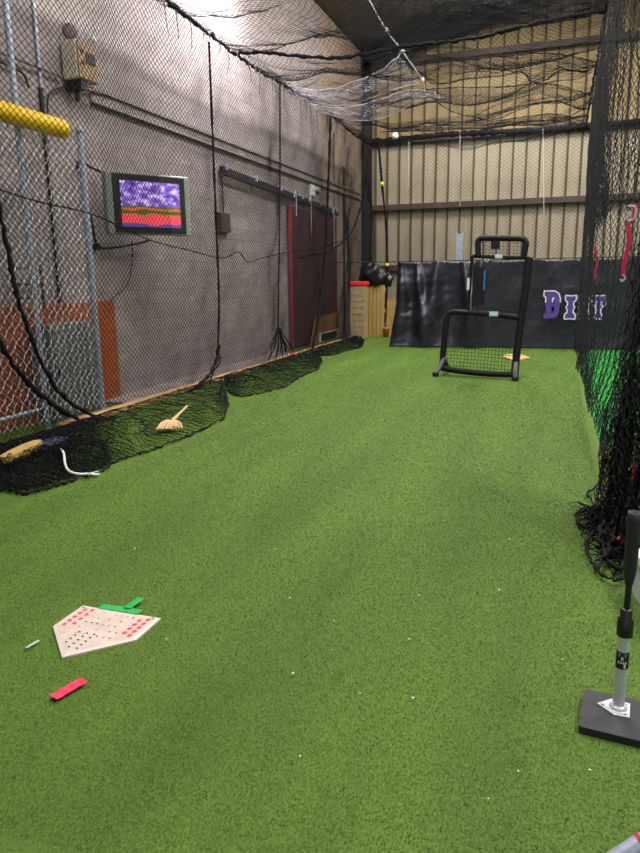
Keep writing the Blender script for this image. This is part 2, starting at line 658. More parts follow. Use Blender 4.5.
def fnoise(U, V, seed, oct=4, f0=1.0):
    """cheap smooth noise from sines"""
    rg = np.random.default_rng(seed)
    out = np.zeros_like(U)
    for k in range(oct):
        for _ in range(3):
            fu, fv = rg.uniform(-1, 1, 2) * f0 * 2 ** k * 2 * PI
            out += np.sin(U * fu + V * fv + rg.uniform(0, 2 * PI)) / (2 ** k) / 3
    return out


# ------------------------------------------------------------------ the building
WX = -5.5      # face of the block wall
BY = 20.3      # face of the metal end wall
NX = -4.85     # left side net
RX = 0.36      # right side net
CZ = 4.9       # top cables of the cage

b = MB()
b.box((-9, -7.2, -0.2), (12, 24, 0))
structure(b.build('floor', M['turf']))
b = MB()
b.box((RX + 0.06, 6.9, 0.0), (5.2, 15.15, 0.014))
structure(b.build('floor_mat', M['turf2']), 'bright emerald turf lane beyond the right hand net')
b = MB()
b.box((WX - 0.25, -7, 0), (WX, BY + 0.3, 7.5))
structure(b.build('wall_left', M['wall']))
b = MB()
# ribbed metal siding: pans between standing ribs, a dark lap at each; the upper lift is coloured yellower
xs, x = [], WX
while x < 12:
    xs += [(x, 0, 0), (x + 0.285, 0, 0), (x + 0.295, -0.05, 1), (x + 0.315, -0.05, 1), (x + 0.325, 0.02, 0)]
    x += 0.345
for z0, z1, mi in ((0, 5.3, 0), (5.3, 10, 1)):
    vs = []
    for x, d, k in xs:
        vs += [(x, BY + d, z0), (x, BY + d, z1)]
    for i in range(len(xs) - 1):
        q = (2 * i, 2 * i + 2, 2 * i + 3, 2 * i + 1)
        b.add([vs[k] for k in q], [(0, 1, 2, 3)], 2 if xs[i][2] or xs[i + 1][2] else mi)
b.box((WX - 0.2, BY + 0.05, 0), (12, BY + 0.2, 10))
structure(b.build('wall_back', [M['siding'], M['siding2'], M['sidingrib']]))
b = MB()
b.box((12, -7, 0), (12.2, BY + 0.3, 10))
structure(b.build('wall_right', M['plainwall']))
b = MB()
e0, e1, e2 = (WX - 0.3, 7.5), (3.2, 9.8), (12.2, 7.5)
b.prism([(e0[0], -7.2, e0[1]), (e1[0], -7.2, e1[1]), (e2[0], -7.2, e2[1]), (e2[0], -7.2, e2[1] + 0.15), (e1[0], -7.2, e1[1] + 0.15), (e0[0], -7.2, e0[1] + 0.15)], (0, BY + 7.5, 0))
structure(b.build('ceiling', M['roof']))
# end-wall girts: brown steel C sections
for k, z in enumerate((1.82, 3.50, 5.28, 7.30)):
    b = MB()
    b.box((WX + 0.1, BY - 0.2, z - 0.02), (11.9, BY - 0.02, z + 0.02))
    b.box((WX + 0.1, BY - 0.22, z - 0.13), (11.9, BY - 0.2, z + 0.02))
    structure(b.build('trim_%d' % (k + 1), M['brownsteel']))
b = MB()   # corner column: an I section
b.box((WX + 0.08, BY - 0.5, 0), (WX + 0.27, BY - 0.47, 7.4))
b.box((WX + 0.08, BY - 0.26, 0), (WX + 0.27, BY - 0.23, 7.4))
b.box((WX + 0.14, BY - 0.48, 0), (WX + 0.17, BY - 0.24, 7.4))
structure(b.build('column', M['darksteel']))
b = MB()   # rafter above the end wall and its haunch
for y0, y1, h in ((BY - 0.5, BY - 0.24, 0.02),):
    b.prism([(WX + 0.05, y0, 6.7), (WX + 0.9, y0, 7.3), (3.2, y0, 9.0), (3.2, y0, 9.5), (WX + 0.05, y0, 7.45)], (0, y1 - y0, 0))
structure(b.build('trim_5', M['darksteel']))
b = MB()   # steel ledge channel along the block wall
z1 = at(200, 129.5, X=WX + 0.06).z
b.box((WX, 7.6, z1 - 0.03), (WX + 0.07, BY - 0.55, z1 + 0.0))
b.box((WX, 7.6, z1 - 0.15), (WX + 0.035, BY - 0.55, z1 - 0.02))
b.box((WX, 7.6, z1 - 0.17), (WX + 0.06, BY - 0.55, z1 - 0.145))
structure(b.build('trim_6', M['wall']))

# ------------------------------------------------------------------ turf pile near the camera, and specks of litter
def blades():
    parts = []
    for y0 in np.arange(1.3, 15.0, 0.25):
        yc = y0 + 0.125
        w, h = 0.001 * (yc + 0.5), 0.007
        x0, x1 = max(-4.75, -1.05 * yc - 1.4), min(0.34, 0.12 * yc + 0.45) if yc > 4 else 0.85
        n = int((x1 - x0) * 0.25 * 0.36 * min(1.0, (4.5 / yc) ** 0.8) / (w * h))
        p = np.stack([RNG.uniform(x0, x1, n), RNG.uniform(y0, y0 + 0.25, n), np.zeros(n)], 1)
        a = RNG.uniform(0, 2 * PI, n)
        d = np.stack([np.cos(a), np.sin(a), np.zeros(n)], 1) * (w * RNG.uniform(0.7, 1.3, n))[:, None] * 0.5
        lean = RNG.normal(0, 0.007, (n, 2)) * (1 + 0.05 * yc)
        tip = p + np.concatenate([lean, (h * RNG.uniform(0.6, 1.3, n))[:, None]], 1)
        parts.append(np.stack([p - d, p + d, tip], 1).reshape(-1, 3))
    V = np.concatenate(parts)
    o = raw_mesh('turf_pile', V, np.arange(len(V)).reshape(-1, 3), M['blade'], k=3)
    tag(o, 'short green pile of the artificial turf floor', 'turf', kind='stuff')


blades()
b = MB()
for _ in range(70):
    y = random.uniform(1.8, 14) if random.random() < 0.5 else random.uniform(1.8, 6)
    x = random.uniform(max(-3.3, -0.75 * y), 0.2)
    s = random.uniform(0.0025, 0.006)
    a = random.uniform(0, PI)
    c, d = math.cos(a) * s, math.sin(a) * s
    z = 0.013
    b.add([(x - c, y - d, z), (x + d, y - c, z), (x + c, y + d, z), (x - d, y + c, z + 0.002)], [(0, 1, 2, 3)])
tag(b.build('litter_specks', M['white']), 'tiny white specks of litter scattered over the green turf', 'litter', kind='stuff')

# ------------------------------------------------------------------ cage nets
r_net = 0.0039
U, V = grid(400, 140)
G = np.stack([NX + 0.05 * fnoise(U * 6, V * 2, 1) + 0.10 * np.sin(PI * V) * (0.5 + 0.5 * np.sin(U * 40)),
              3.6 + U * 14.7 + 0.012 * fnoise(U * 30, V * 8, 2),
              (CZ - 0.02) * (1 - V) + 0.1 + 0.02 * fnoise(U * 20, V * 5, 3)], 2)
tag(net('cage_net', [G], r_net, M['net']), 'black netting hung along the grey block wall as the cage side', 'netting')

# roof net: slack between cross ropes, so it hangs in swags
U, V = grid(140, 360)
xx = NX + U * (RX - NX)
yy = 4.0 + V * 14.3
per = 1.75
phs = yy / per + 0.22 * np.sin(U * 5.2 + yy * 0.6) + 0.12 * np.sin(U * 11 + yy)
am = 0.20 + 0.10 * np.sin(U * 9 + np.floor(phs) * 2.1) + 0.06 * np.sin(U * 17 + np.floor(phs) * 1.3)
frac = phs - np.floor(phs)
sag = 0.10 * np.sin(PI * U) ** 0.7 + am * (0.3 + 0.7 * np.sin(PI * np.clip(U, 0.01, 0.99)) ** 0.5) * (4 * frac * (1 - frac)) ** 0.8
sag += 0.06 * np.abs(fnoise(U * 3, V * 9, 5))
G1 = np.stack([xx + 0.04 * fnoise(U * 4, V * 14, 6), yy + 0.22 * (frac - 0.5) * sag + 0.08 * fnoise(U * 3, V * 8, 7), CZ + 0.06 - sag], 2)
tag(net('cage_net', [G1], 0.0028, M['net']), 'black netting sagging in swags as the cage roof', 'netting')

# end net
U, V = grid(110, 110)
G = np.stack([NX + U * 6.6, 18.35 + 0.08 * fnoise(U * 4, V * 3, 8), CZ * (1 - V) + 0.06], 2)
tag(net('cage_net', [G], 0.0042, M['net']), 'black netting across the far end of the cage before tan siding', 'netting')

# right curtain: straight along the far half, then swung aside to the right, its foot dragged toward the tee
def curtain(U, V, ph, amp, z):
    """U 0..1 from the far end to the near end, z the height of each knot"""
    zz = np.clip(z, 0, 4.9)
    ex = np.interp(zz, [0, 0.3, 0.6, 1.2, 2.0, 4.9], [0.48, 0.56, 0.95, 1.25, 1.5, 1.9])
    ey = np.interp(zz, [0, 0.3, 0.6, 1.2, 2.0, 4.9], [3.80, 4.0, 4.6, 5.0, 5.2, 5.4])
    t = np.clip((U - 0.5) / 0.5, 0, 1)
    far = np.clip(U / 0.5, 0, 1)
    y_far, y_mid = 15.08, 9.2
    x = (RX + 0.02) * (1 - t ** 1.2) + ex * t ** 1.2
    y = np.where(U < 0.5, y_far + (y_mid - y_far) * far, y_mid + (ey - y_mid) * t)
    w = np.sin(U * 2 * PI * 38 + ph + 1.4 * np.sin(V * 5 + ph))
    a = amp * (0.35 + 0.65 * V) * (1 - 0.4 * t)
    return np.stack([x + a * w, y + 0.5 * a * np.cos(U * 2 * PI * 38 + ph), z], 2)


U, V = grid(260, 110)
z = (CZ + 0.02) * (1 - V) + 0.03
G = curtain(U, V, 0.0, 0.022, z)
G[:, :, 0] += 0.04 * fnoise(U * 5, V * 2, 9)
U, V = grid(210, 60)
z = CZ - 0.03 - 2.6 * V - 0.12 * np.abs(np.sin(U * 40)) * V
G_b = curtain(U, V, 1.9, 0.04, z)
G_b[:, :, 0] += 0.05 + 0.16 * np.clip((U - 0.4) / 0.6, 0, 1) + 0.05 * fnoise(U * 4, V * 2, 10)
G_b[:, :, 1] += 0.25 * np.clip((U - 0.5) / 0.5, 0, 1)
tag(net('cage_net', [G, G_b], 0.0034, M['net']), 'black net curtain pushed back along the right side of the cage', 'netting')

# the slack foot of that curtain, bunched on the turf
layers = []
for k in range(5):
    U, V = grid(40, 46)
    V2 = np.clip(V / 0.8, 0, 1)                       # the last fifth lies on the turf
    z = (2.3, 1.9, 1.5, 1.0, 0.7)[k] * (1 - V2)
    fl = np.clip((V - 0.8) / 0.2, 0, 1)
    hi = np.clip(z / 1.9, 0, 1)
    ang = U * 2 * PI * (2 + k) + 2.1 * k
    x = 0.33 + 0.17 * U + 0.13 * hi + 0.05 * np.sin(ang) * (1 - 0.5 * hi) + 0.03 * fnoise(U * 5, V * 3, 70 + k)
    y = 4.7 - 0.85 * U * (1 - 0.4 * hi) + 0.10 * np.cos(ang * 1.3) + 0.05 * fnoise(U * 4, V * 3, 80 + k)
    x = x - fl * (0.10 + 0.06 * np.sin(U * 17 + k))
    y = y - fl * (0.16 + 0.10 * np.sin(U * 11 + 2 * k)) * (0.4 + U)
    zz = z + 0.014 + fl * 0.05 * np.abs(np.sin(U * 15 + 2 * k)) * np.sin(PI * np.clip(fl, 0, 1))
    layers.append(np.stack([x, y, zz], 2))
nb = tag(net('net_bunch', layers, 0.003, M['net']), 'slack black net bunched on the turf beside the batting tee', 'netting')
b = MB()
hem = [g(*p, 0.03) for p in ((606, 436), (603, 462), (600, 480), (588, 494), (594, 505), (576, 514), (581, 525), (594, 530), (586, 544), (592, 562), (605, 576), (620, 579), (630, 562), (626, 545), (612, 552), (602, 540), (612, 520))]
p, rs = lumpy(smooth_path(hem, 7), 0.009, 0.5, 0.008)
b.tube(p, rs, 6)
b.build('hem_cord', M['rope'], nb)
b = MB()
hem = [g(*p, 0.05) for p in ((598, 500), (608, 512), (600, 530), (606, 556), (618, 568), (628, 550), (618, 528), (610, 545), (600, 566))]
p, rs = lumpy(smooth_path(hem, 7), 0.010, 0.5, 0.012)
b.tube(p, rs, 6)
b.build('hem_cord', M['rope'], nb)


# black net lying in heaps along the foot of the left side
def interp(pts, n):
    pts = np.array([list(p) for p in pts])
    d = np.concatenate([[0], np.cumsum(np.linalg.norm(np.diff(pts, axis=0), axis=1))])
    t = np.linspace(0, d[-1], n)
    return np.stack([np.interp(t, d, pts[:, i]) for i in range(3)], 1)


def heap(outer_px, y0, y1, nl, hgt, label, seed, step=0.04, edge=True):
    outer = [g(*p) for p in outer_px]
    n = int((y1 - y0) / step)
    B = interp(outer, n)
    A = np.stack([np.full(n, NX + 0.03), np.linspace(y0, y1, n), np.full(n, 0.05)], 1)
    layers = []
    for k in range(nl):
        m = 30
        T = np.linspace(0, 1 - 0.10 * k / nl, m)[None, :, None]
        Gk = A[:, None, :] * (1 - T) + B[:, None, :] * T
        Ug, Vg = grid(n, m)
        L = y1 - y0
        f = L / 0.9
        Gk[:, :, 0] += 0.05 * fnoise(Ug * f, Vg * 2, seed + k) * np.sin(PI * Vg)
        Gk[:, :, 1] += 0.06 * fnoise(Ug * f, Vg * 2, seed + k + 50)
        bump = np.abs(fnoise(Ug * f * 1.5, Vg * 2.2, seed + k + 90))
        Gk[:, :, 2] = Gk[:, :, 2] * (1 - Vg) + 0.02 + hgt * (0.3 + 0.9 * bump) * np.sin(PI * np.clip(Vg * 1.02, 0, 1)) ** 0.7
        layers.append(Gk[: max(8, int(n * (1 - 0.07 * k)))])
    o = net('net_heap', layers, 0.0028, M['net'])
    tag(o, label, 'netting')
    if edge:
        b = MB()
        p, rs = lumpy([Vector(q) + Vector((0, 0, 0.02)) for q in interp(outer, n // 1)], 0.010, 0.5, 0.012)
        b.tube(p, rs, 6)
        b.build('hem_cord', M['rope'], o)
    return o


heap([(-40, 508), (4, 491), (22, 496), (45, 492), (62, 486), (85, 478), (107, 471), (112, 464), (128, 459), (150, 452)], 4.3, 7.0, 7, 0.12,
     'black net heap on the turf below the yellow capped gate', 30)
heap([(150, 452), (178, 442), (205, 430), (223, 420), (228, 406), (226, 394)], 6.9, 9.6, 2, 0.10,
     'black net heap holding the tan whisk broom beside the timber plank', 31)
heap([(226, 392), (240, 398), (262, 394), (285, 388), (300, 378), (318, 370), (322, 361), (317, 355)], 9.5, 14.0, 3, 0.10,
     'scalloped black net skirt on the turf before the maroon door', 32)
heap([(317, 356), (330, 357), (345, 352), (362, 348), (364, 340)], 13.8, 17.2, 3, 0.08,
     'small black net heap on the turf at the foot of the tan bin', 33)

# loose swags of net slung under the roof net, each from a taut upper line down to a scalloped hem
def swag(up, lo, y, dy, seed, step=0.034):
    n = 240
    A = interp(smooth_path([at(*p, Y=y) for p in up], 6), n)
    B = interp(smooth_path([at(*p, Y=y + dy) for p in lo], 6), n)
    nu = max(20, int(np.linalg.norm(np.diff(A, axis=0), axis=1).sum() / step))
    k = np.linspace(0, n - 1, nu).astype(int)
    A, B = A[k], B[k]
    nv = max(10, int(np.linalg.norm(A - B, axis=1).max() / step * 1.5))
    U, V = grid(nu, nv)
    G = A[:, None, :] * (1 - V[:, :, None]) + B[:, None, :] * V[:, :, None]
    G[:, :, 1] += 0.10 * np.sin(PI * V) + 0.05 * fnoise(U * 6, V * 2, seed)
    G[:, :, 0] += 0.03 * fnoise(U * 6, V * 2, seed + 1)
    G[:, :, 2] += 0.015 * fnoise(U * 8, V * 2, seed + 2)
    return G, A, B


def hung_swag(up, lo, y, dy, seed, r, m, label, hem=0.009, extra=0):
    G, A, B = swag(up, lo, y, dy, seed)
    layers = [G]
    for e in range(extra):
        layers.append(swag(up, lo, y + 0.12 * (e + 1), dy, seed + 7 * (e + 1))[0])
    o = tag(net('net_swag', layers, r, m), label, 'netting')
    for nm, E in (('top_cord', A), ('hem_cord', B)):
        b = MB()
        p, rs = lumpy([Vector(q) for q in E[::2]], hem, 0.45, 0.008)
        b.tube(p, rs, 6)
        b.build(nm, M['rope'] if m is M['net'] else m, o)


hung_swag([(330, -30), (400, -26), (480, -26), (560, -20), (622, -18)], [(368, 62), (404, 48), (440, 33), (471, 24), (527, 23), (565, 21), (596, 13), (616, 0)], 10.6, 0.3, 50, 0.0036, M['net'],
          'dark doubled swag of roof net nearest the camera', 0.010, 1)
hung_swag([(364, 59), (401, 52), (455, 58), (505, 56), (550, 53), (598, 62)], [(401, 54), (432, 83), (466, 79), (500, 76), (522, 73), (533, 83), (548, 79), (561, 70), (584, 72), (598, 64)], 12.8, 0.3, 54, 0.0036, M['net'],
          'upper of the two scalloped black net swags before the tan siding')
hung_swag([(364, 94), (400, 91), (449, 88), (500, 87), (550, 84), (594, 96)], [(366, 112), (400, 101), (426, 96), (449, 110), (480, 119), (497, 119), (527, 107), (556, 101), (584, 110), (594, 98)], 14.6, 0.3, 58, 0.0036, M['net'],
          'lower of the two scalloped black net swags before the tan siding')
hung_swag([(395, 128), (440, 125), (494, 121), (553, 114), (586, 122)], [(380, 132), (440, 130), (494, 127), (530, 122), (553, 121), (586, 126)], 16.4, 0.2, 62, 0.0036, M['net'],
          'narrow swag of black net just above the far top cable')
hung_swag([(288, 85), (314, 90), (336, 88), (353, 82), (378, 72), (400, 55)], [(300, 98), (318, 103), (345, 106), (372, 98), (398, 88), (418, 84)], 12.2, 0.2, 66, 0.0042, M['netgrey'],
          'pale grey net swag slung up to the white rope', 0.008)
hung_swag([(310, 104), (340, 108), (372, 102), (410, 90), (440, 94)], [(322, 112), (345, 119), (372, 120), (398, 112), (420, 99), (440, 97)], 13.6, 0.2, 68, 0.0042, M['netgrey'],
          'lower pale grey net swag sagging toward the corner column', 0.008)

# ------------------------------------------------------------------ cables and ropes of the cage
def cord(name, pts, r, m, label, cat='rope', amp=0.25, wob=0.0, n=6, dens=10, group=None, kind=None):
    b = MB()
    p, rs = lumpy(smooth_path(pts, dens), r, amp, wob)
    b.tube(p, rs, n)
    return tag(b.build(name, m), label, cat, group, kind)


cord('cage_cable', [(NX, y, CZ + 0.05 * math.sin(y)) for y in np.linspace(3.6, 18.35, 24)], 0.024, M['rope'], 'thick black cable bunched with net along the top of the left side', 'cable', 0.5, 0.02)
cord('cage_cable', [(RX, y, CZ + 0.03 * math.sin(y * 1.3)) for y in np.linspace(3.6, 18.35, 20)], 0.018, M['rope'], 'black cable along the top of the right net curtain', 'cable', 0.4, 0.012)
cord('cage_cable', [(x, 18.3, CZ - 0.04 * math.cos(x)) for x in np.linspace(NX, 1.6, 14)], 0.07, M['rope'], 'thick black cable bunched with net across the far end', 'cable', 0.35, 0.015)

# cross ropes of the roof net
for y, d, r, lab in ((10.6, 0.18, 0.035, 'thick black cross rope of the roof net nearest the wall lamp'),):
    pts = []
    for t in np.linspace(0, 1, 11):
        pts.append((NX + t * (RX - NX), y + 0.12 * math.sin(t * 9 + y), CZ - d * 4 * t * (1 - t) * (1 + 0.25 * math.sin(t * 14 + y))))
    cord('cross_rope', pts, r * 0.7, M['rope'], lab, amp=0.4, wob=0.012)

# ropes hanging down the left net
def on_net(px, py, dx=0.03):
    return at(px, py, X=NX + dx)


cord('net_rope', [on_net(*p) for p in ((209, 42), (212, 120), (216, 220), (219, 300), (218, 345))], 0.016, M['rope'], 'black rope down the net just past the television')
cord('net_rope', [on_net(*p) for p in ((219, 345), (216, 362), (205, 380), (185, 394), (160, 404), (130, 413), (108, 419))], 0.024, M['rope'], 'black swag of gathered net curving along the timber plank', amp=0.4, wob=0.012)
cord('net_rope', [on_net(*p) for p in ((280, 84), (280, 170), (279, 260), (278, 330))], 0.014, M['rope'], 'black rope down the net ending in a splayed tassel')
cord('net_rope', [on_net(*p) for p in ((331, 112), (328, 190), (325, 260), (318, 320), (312, 350))], 0.03, M['rope'], 'black rope down the net in front of the maroon door', amp=0.4)
cord('net_rope', [on_net(*p) for p in ((-4, 196), (6, 240), (16, 290), (30, 335), (48, 375), (70, 402), (104, 422))], 0.022, M['rope'], 'upper black swag of gathered net across the gate', amp=0.4, wob=0.01)
cord('net_rope', [on_net(*p) for p in ((-6, 332), (12, 362), (34, 388), (58, 408), (86, 424))], 0.026, M['rope'], 'lower black swag of gathered net across the gate', amp=0.4, wob=0.01)
cord('net_rope', [on_net(*p) for p in ((-6, 188), (40, 202), (94, 215), (150, 240), (188, 250), (222, 258), (238, 252), (248, 262), (262, 258), (290, 252), (322, 247), (352, 238), (361, 244))], 0.008, M['rope'], 'long thin black cord strung level along the left net')
cord('net_rope', [on_net(*p) for p in ((369, 150), (364, 190), (355, 225), (338, 246), (300, 258))], 0.02, M['rope'], 'black rope sweeping from the corner column to the maroon door')
cord('net_rope', [on_net(*p) for p in ((216, 352), (220, 356), (219, 364), (213, 372), (210, 384))], 0.012, M['rope'], 'short hooked end of black rope by the timber plank')
b = MB()
top = on_net(278, 326)
for k in range(16):
    q = on_net(262 + 2.2 * k, 362 + random.uniform(-8, 2), 0.04 + random.uniform(0, 0.05))
    mid = top.lerp(q, 0.5) + Vector((random.uniform(0, .04), random.uniform(-.08, .08), random.uniform(-.05, .02)))
    b.tube(smooth_path([top, mid, q], 5), [0.012, 0.011, 0.01, 0.01, 0.009, 0.009, 0.008, 0.008, 0.007, 0.006, 0.004], 5)
tag(b.build('net_tassel', M['rope']), 'splayed black tassel of gathered net above the plank', 'rope')

# frayed ends hanging below the left top cable
b = MB()
for k in range(26):
    y = 8.3 + k * 0.3 + random.uniform(-.1, .1)
    p0 = Vector((NX + 0.03, y, CZ - 0.02))
    L = random.uniform(0.12, 0.5)
    p1 = p0 + Vector((0.03, random.uniform(-.06, .06), -L * 0.5))
    p2 = p0 + Vector((0.02, random.uniform(-.1, .1), -L))
    b.tube(smooth_path([p0, p1, p2], 4), [0.010, 0.008, 0.008, 0.007, 0.007, 0.006, 0.006, 0.005, 0.003], 5)
tag(b.build('frayed_twine', M['frayed']), 'frayed grey black twine ends dangling under the left top cable', 'twine', kind='stuff')

# white cords over the roof net
cord('tie_rope', [at(366, -6, Y=11.2), at(386, 30, Y=11.5), at(402, 51, Y=11.8), at(422, 80, Y=12.2), at(425, 92, Y=12.3)], 0.009, M['whiterope'], 'white rope slanting across the roof net, knotted half way', amp=0.2)
cord('tie_rope', [at(402, 51, Y=11.8), at(396, 60, Y=11.8), at(391, 67, Y=11.95)], 0.009, M['whiterope'], 'short white rope from the knot to the pale net swag', amp=0.2)
for p, r, sq, lab in (((387, 31), 0.03, (1, 1, 1.6), 'white knot half way up the slanting white rope'), ((402, 51), 0.034, (1.3, 1, 1), 'white knot where the short rope leaves the slanting one'), ((423, 80), 0.026, (1, 1, 1.6), 'white knot near the low end of the slanting rope')):
    b = MB()
    b.ball(at(*p, Y=11.45 + (p[0] - 387) * 0.02), r, sq=sq)
    tag(b.build('rope_knot', M['whiterope']), lab, 'knot')
for p, q, lab in (((409, 140), (408, 190), 'thin white line hanging by the white ball'), ((460, 128), (460, 206), 'thin white line hanging above the screen'), ((543, 128), (544, 215), 'thin white line hanging beside the right curtain')):
    cord('hanging_line', [at(*p, Y=18.2), at(*q, Y=18.2)], 0.006, M['whiterope'], lab, amp=0.1)
cord('end_rope', [at(378, 138, Y=18.1), at(382, 184, Y=18.1), at(387, 240, Y=18.1), at(386, 300, Y=18.1), at(382, 334, Y=18.1)], 0.03, M['rope'], 'black rope down the far net holding a lime ball')


def ball(c, r, m, label):
    b = MB()
    b.ball((0, 0, 0), r)
    o = b.build('ball', m)
    o.location = c
    return tag(o, label, 'ball')


ball(at(395, 136, Y=17.9), 0.085, M['ball'], 'white ball caught up in the far top cable')
ball(at(382, 184, Y=18.03), 0.055, M['limeball'], 'lime green ball held in the far black rope')
ball(at(387, 265, Y=18.0), 0.05, M['yellow'], 'yellow ball in the far rope by the black bags')
ball(g(277, 358, 0.05) + Vector((0.05, 0, 0.0)), 0.065, M['ball'], 'white ball resting on the plank below the tassel')
ball(g(292, 354, 0.05) + Vector((0.03, 0, 0.0)), 0.065, M['redball'], 'red ball resting on the plank by the maroon door')
ball(g(301, 352, 0.05) + Vector((0.03, 0, 0.0)), 0.055, M['tanball'], 'worn tan ball resting on the plank past the red one')

# ------------------------------------------------------------------ timber planks along the foot of the left net
for (p, q, lab) in (((62, 431), (176, 394), 'weathered timber plank lying at the foot of the gate post'),
                    ((178, 393.5), (282, 359.5), 'clean pale timber plank lying along the left net'),
                    ((284, 359), (342, 342.5), 'far timber plank lying before the maroon door')):
    a, c = g(*p), g(*q)
    a.x = c.x = NX - 0.06
    b = MB()
    b.box((a.x - 0.05, a.y, 0.0), (a.x + 0.05, c.y - 0.02, 0.075), 0, 0.006)
    tag(b.build('timber_plank', M['wood']), lab, 'plank')

b = MB()
b.box((WX, 7.3, 0), (NX - 0.13, 13.3, 0.03))
structure(b.build('baseboard_left', M['wall']))

# ------------------------------------------------------------------ gate with yellow cap
GX = -5.0
gp = g(103, 417)
gy = gp.y * GX / gp.x
ztop = at(78, 131, X=GX).z
y_l = 3.9
gate = thing('chain_link_gate', 'chain link gate with galvanised post and yellow top cap', 'gate', (GX, gy, 0))
b = MB()
b.tube([(GX, gy, 0.0), (GX, gy, ztop)], 0.037, 14)
b.lathe((GX, gy, ztop), [(0.042, -0.02), (0.042, 0.02), (0.025, 0.04), (0.005, 0.045)], 14)
b.build('post', M['galv'], gate)
b = MB()
zc = at(35, 121, X=GX).z
pts = [(GX, y, zc) for y in np.arange(y_l, gy - 0.24, 0.02)]
rs = [0.09 + 0.005 * (i % 4 in (0, 1)) for i in range(len(pts))]
rs[-1] = 0.075
b.tube(pts, rs, 14)
b.build('fence_cap', M['yellow'], gate)['label'] = 'yellow ribbed fence cap'
for p, q in (((-30, 428), (39, 410)), ((-30, 458), (47, 431))):
    a, c = at(*p, X=GX + 0.02), at(*q, X=GX + 0.02)
    z = (a.z + c.z) / 2
    b = MB()
    b.tube([(GX + 0.02, y_l, z), (GX + 0.02, c.y, z)], 0.022, 10)
    b.build('rail', M['galv'], gate)
b = MB()
b.tube([(GX - 0.05, gy + 0.09, 0), (GX - 0.05, gy + 0.09, ztop - 0.1)], 0.012, 8)
b.build('hinge_rod', M['darksteel'], gate)
nu, nv = int((gy - y_l) / 0.05), int((zc - 0.1) / 0.06)
U, V = grid(nu, nv)
ii, jj = np.meshgrid(np.arange(nu), np.arange(nv), indexing='ij')
G = np.stack([GX + 0.012 * ((ii % 2) * 2 - 1), y_l + U * (gy - y_l), 0.1 + V * (zc - 0.15)], 2)
net('chain_link', [G], 0.0052, M['wire'], True, gate)

# poles and pipes behind the gate
def pipe(name, pts, r, m, label, cat='pipe', n=10):
    b = MB()
    b.tube(pts, r, n)
    return tag(b.build(name, m), label, cat)


p = at(47, 420, X=-5.12)
pipe('steel_pole', [(-5.12, p.y, 0), (-5.12, p.y, 6.8)], 0.032, M['galv'], 'tall thick galvanised pole standing behind the gate', 'pole')
p = at(42, 80, X=WX + 0.04)
pipe('conduit', [(WX + 0.018, p.y, 1.31), (WX + 0.018, p.y, 7.3)], 0.02, M['galv'], 'thin galvanised conduit up the block wall beside the beige box')
p = at(53, 200, X=WX + 0.05)
pipe('conduit', [(WX + 0.023, p.y, 1.31), (WX + 0.023, p.y, 3.6)], 0.025, M['darksteel'], 'dark conduit up the block wall behind the gate mesh')
a, c = at(-20, 44, X=WX + 0.05), at(62, 77, X=WX + 0.05)
pipe('conduit', [a, c], 0.014, M['greypipe'], 'thin grey conduit running level to the beige box')
pipe('wall_cable', smooth_path([at(-10, 57, X=WX + 0.04), at(14, 68, X=WX + 0.04), at(24, 75, X=WX + 0.04), at(29, 88, X=WX + 0.04)]), 0.014, M['darksteel'], 'dark cable bending down beside the thick pole', 'cable', 6)
pipe('wall_cable', smooth_path([at(70, 86, X=WX + 0.04), at(54, 90, X=WX + 0.04), at(48, 98, X=WX + 0.04), at(48, 120, X=WX + 0.04)]), 0.012, M['darksteel'], 'dark cable bending down below the beige box', 'cable', 6)
pipe('conduit', smooth_path([at(84, 88, X=WX + 0.05), at(98, 93, X=WX + 0.05), at(112, 96, X=WX + 0.05), at(170, 118, X=WX + 0.05)]), 0.016, M['greypipe'], 'bent grey conduit from the beige box to the wall ledge')
p = at(345, 250, X=WX + 0.05)
pipe('conduit', [(WX + 0.028, p.y, 0.0), (WX + 0.028, p.y, at(345, 168, X=WX).z)], 0.03, M['darksteel'], 'dark conduit up the block wall between maroon door and tan bin')
p = at(336, 250, X=WX + 0.05)
pipe('conduit', [(WX + 0.018, p.y, 3.0), (WX + 0.018, p.y, at(336, 135, X=WX).z)], 0.02, M['greypipe'], 'grey conduit rising above the maroon door')

# rack behind the gate
rk = thing('wall_rack', 'dark three rung rack on the wall behind the gate', 'rack', at(29, 300, X=-5.4))
for py in (268, 284, 298):
    b = MB()
    b.tube([at(17, py, X=-5.38), at(41, py, X=-5.38)], 0.014, 8)
    b.build('rung', M['darksteel'], rk)
for px in (16, 42):
    b = MB()
    q = at(px, 285, X=-5.4)
    b.tube([(q.x, q.y, q.z - 0.25), (q.x, q.y, q.z + 0.22)], 0.014, 8)
    b.build('upright', M['darksteel'], rk)

# orange boards and speckled cabinet behind the gate
ob = at(114, 300, X=WX + 0.04)
b = MB()
b.box((WX, 3.5, 0.0), (WX + 0.04, ob.y, ob.z), 0, 0.006)
tag(b.build('wall_board', M['orangewood']), 'orange brown board panel on the block wall behind the gate', 'board')
ca, cb_ = at(50, 326, X=-5.15), at(97, 330, X=-5.15)
cab = thing('steel_cabinet', 'speckled grey steel cabinet standing behind the gate', 'cabinet', (-5.3, (ca.y + cb_.y) / 2, 0))
b = MB()
b.box((-5.44, ca.y, 0.0), (-5.17, cb_.y, ca.z), 0, 0.01)
b.build('body', M['cabinet'], cab)
b = MB()
b.box((-5.17, ca.y + 0.03, 0.08), (-5.15, cb_.y - 0.03, ca.z - 0.04), 0, 0.006)
d_ = b.build('door', M['cabinet'], cab)
b = MB()
b.box((-5.15, ca.y + 0.06, 0.5), (-5.13, ca.y + 0.08, 0.62))
b.build('handle', M['darksteel'], d_)

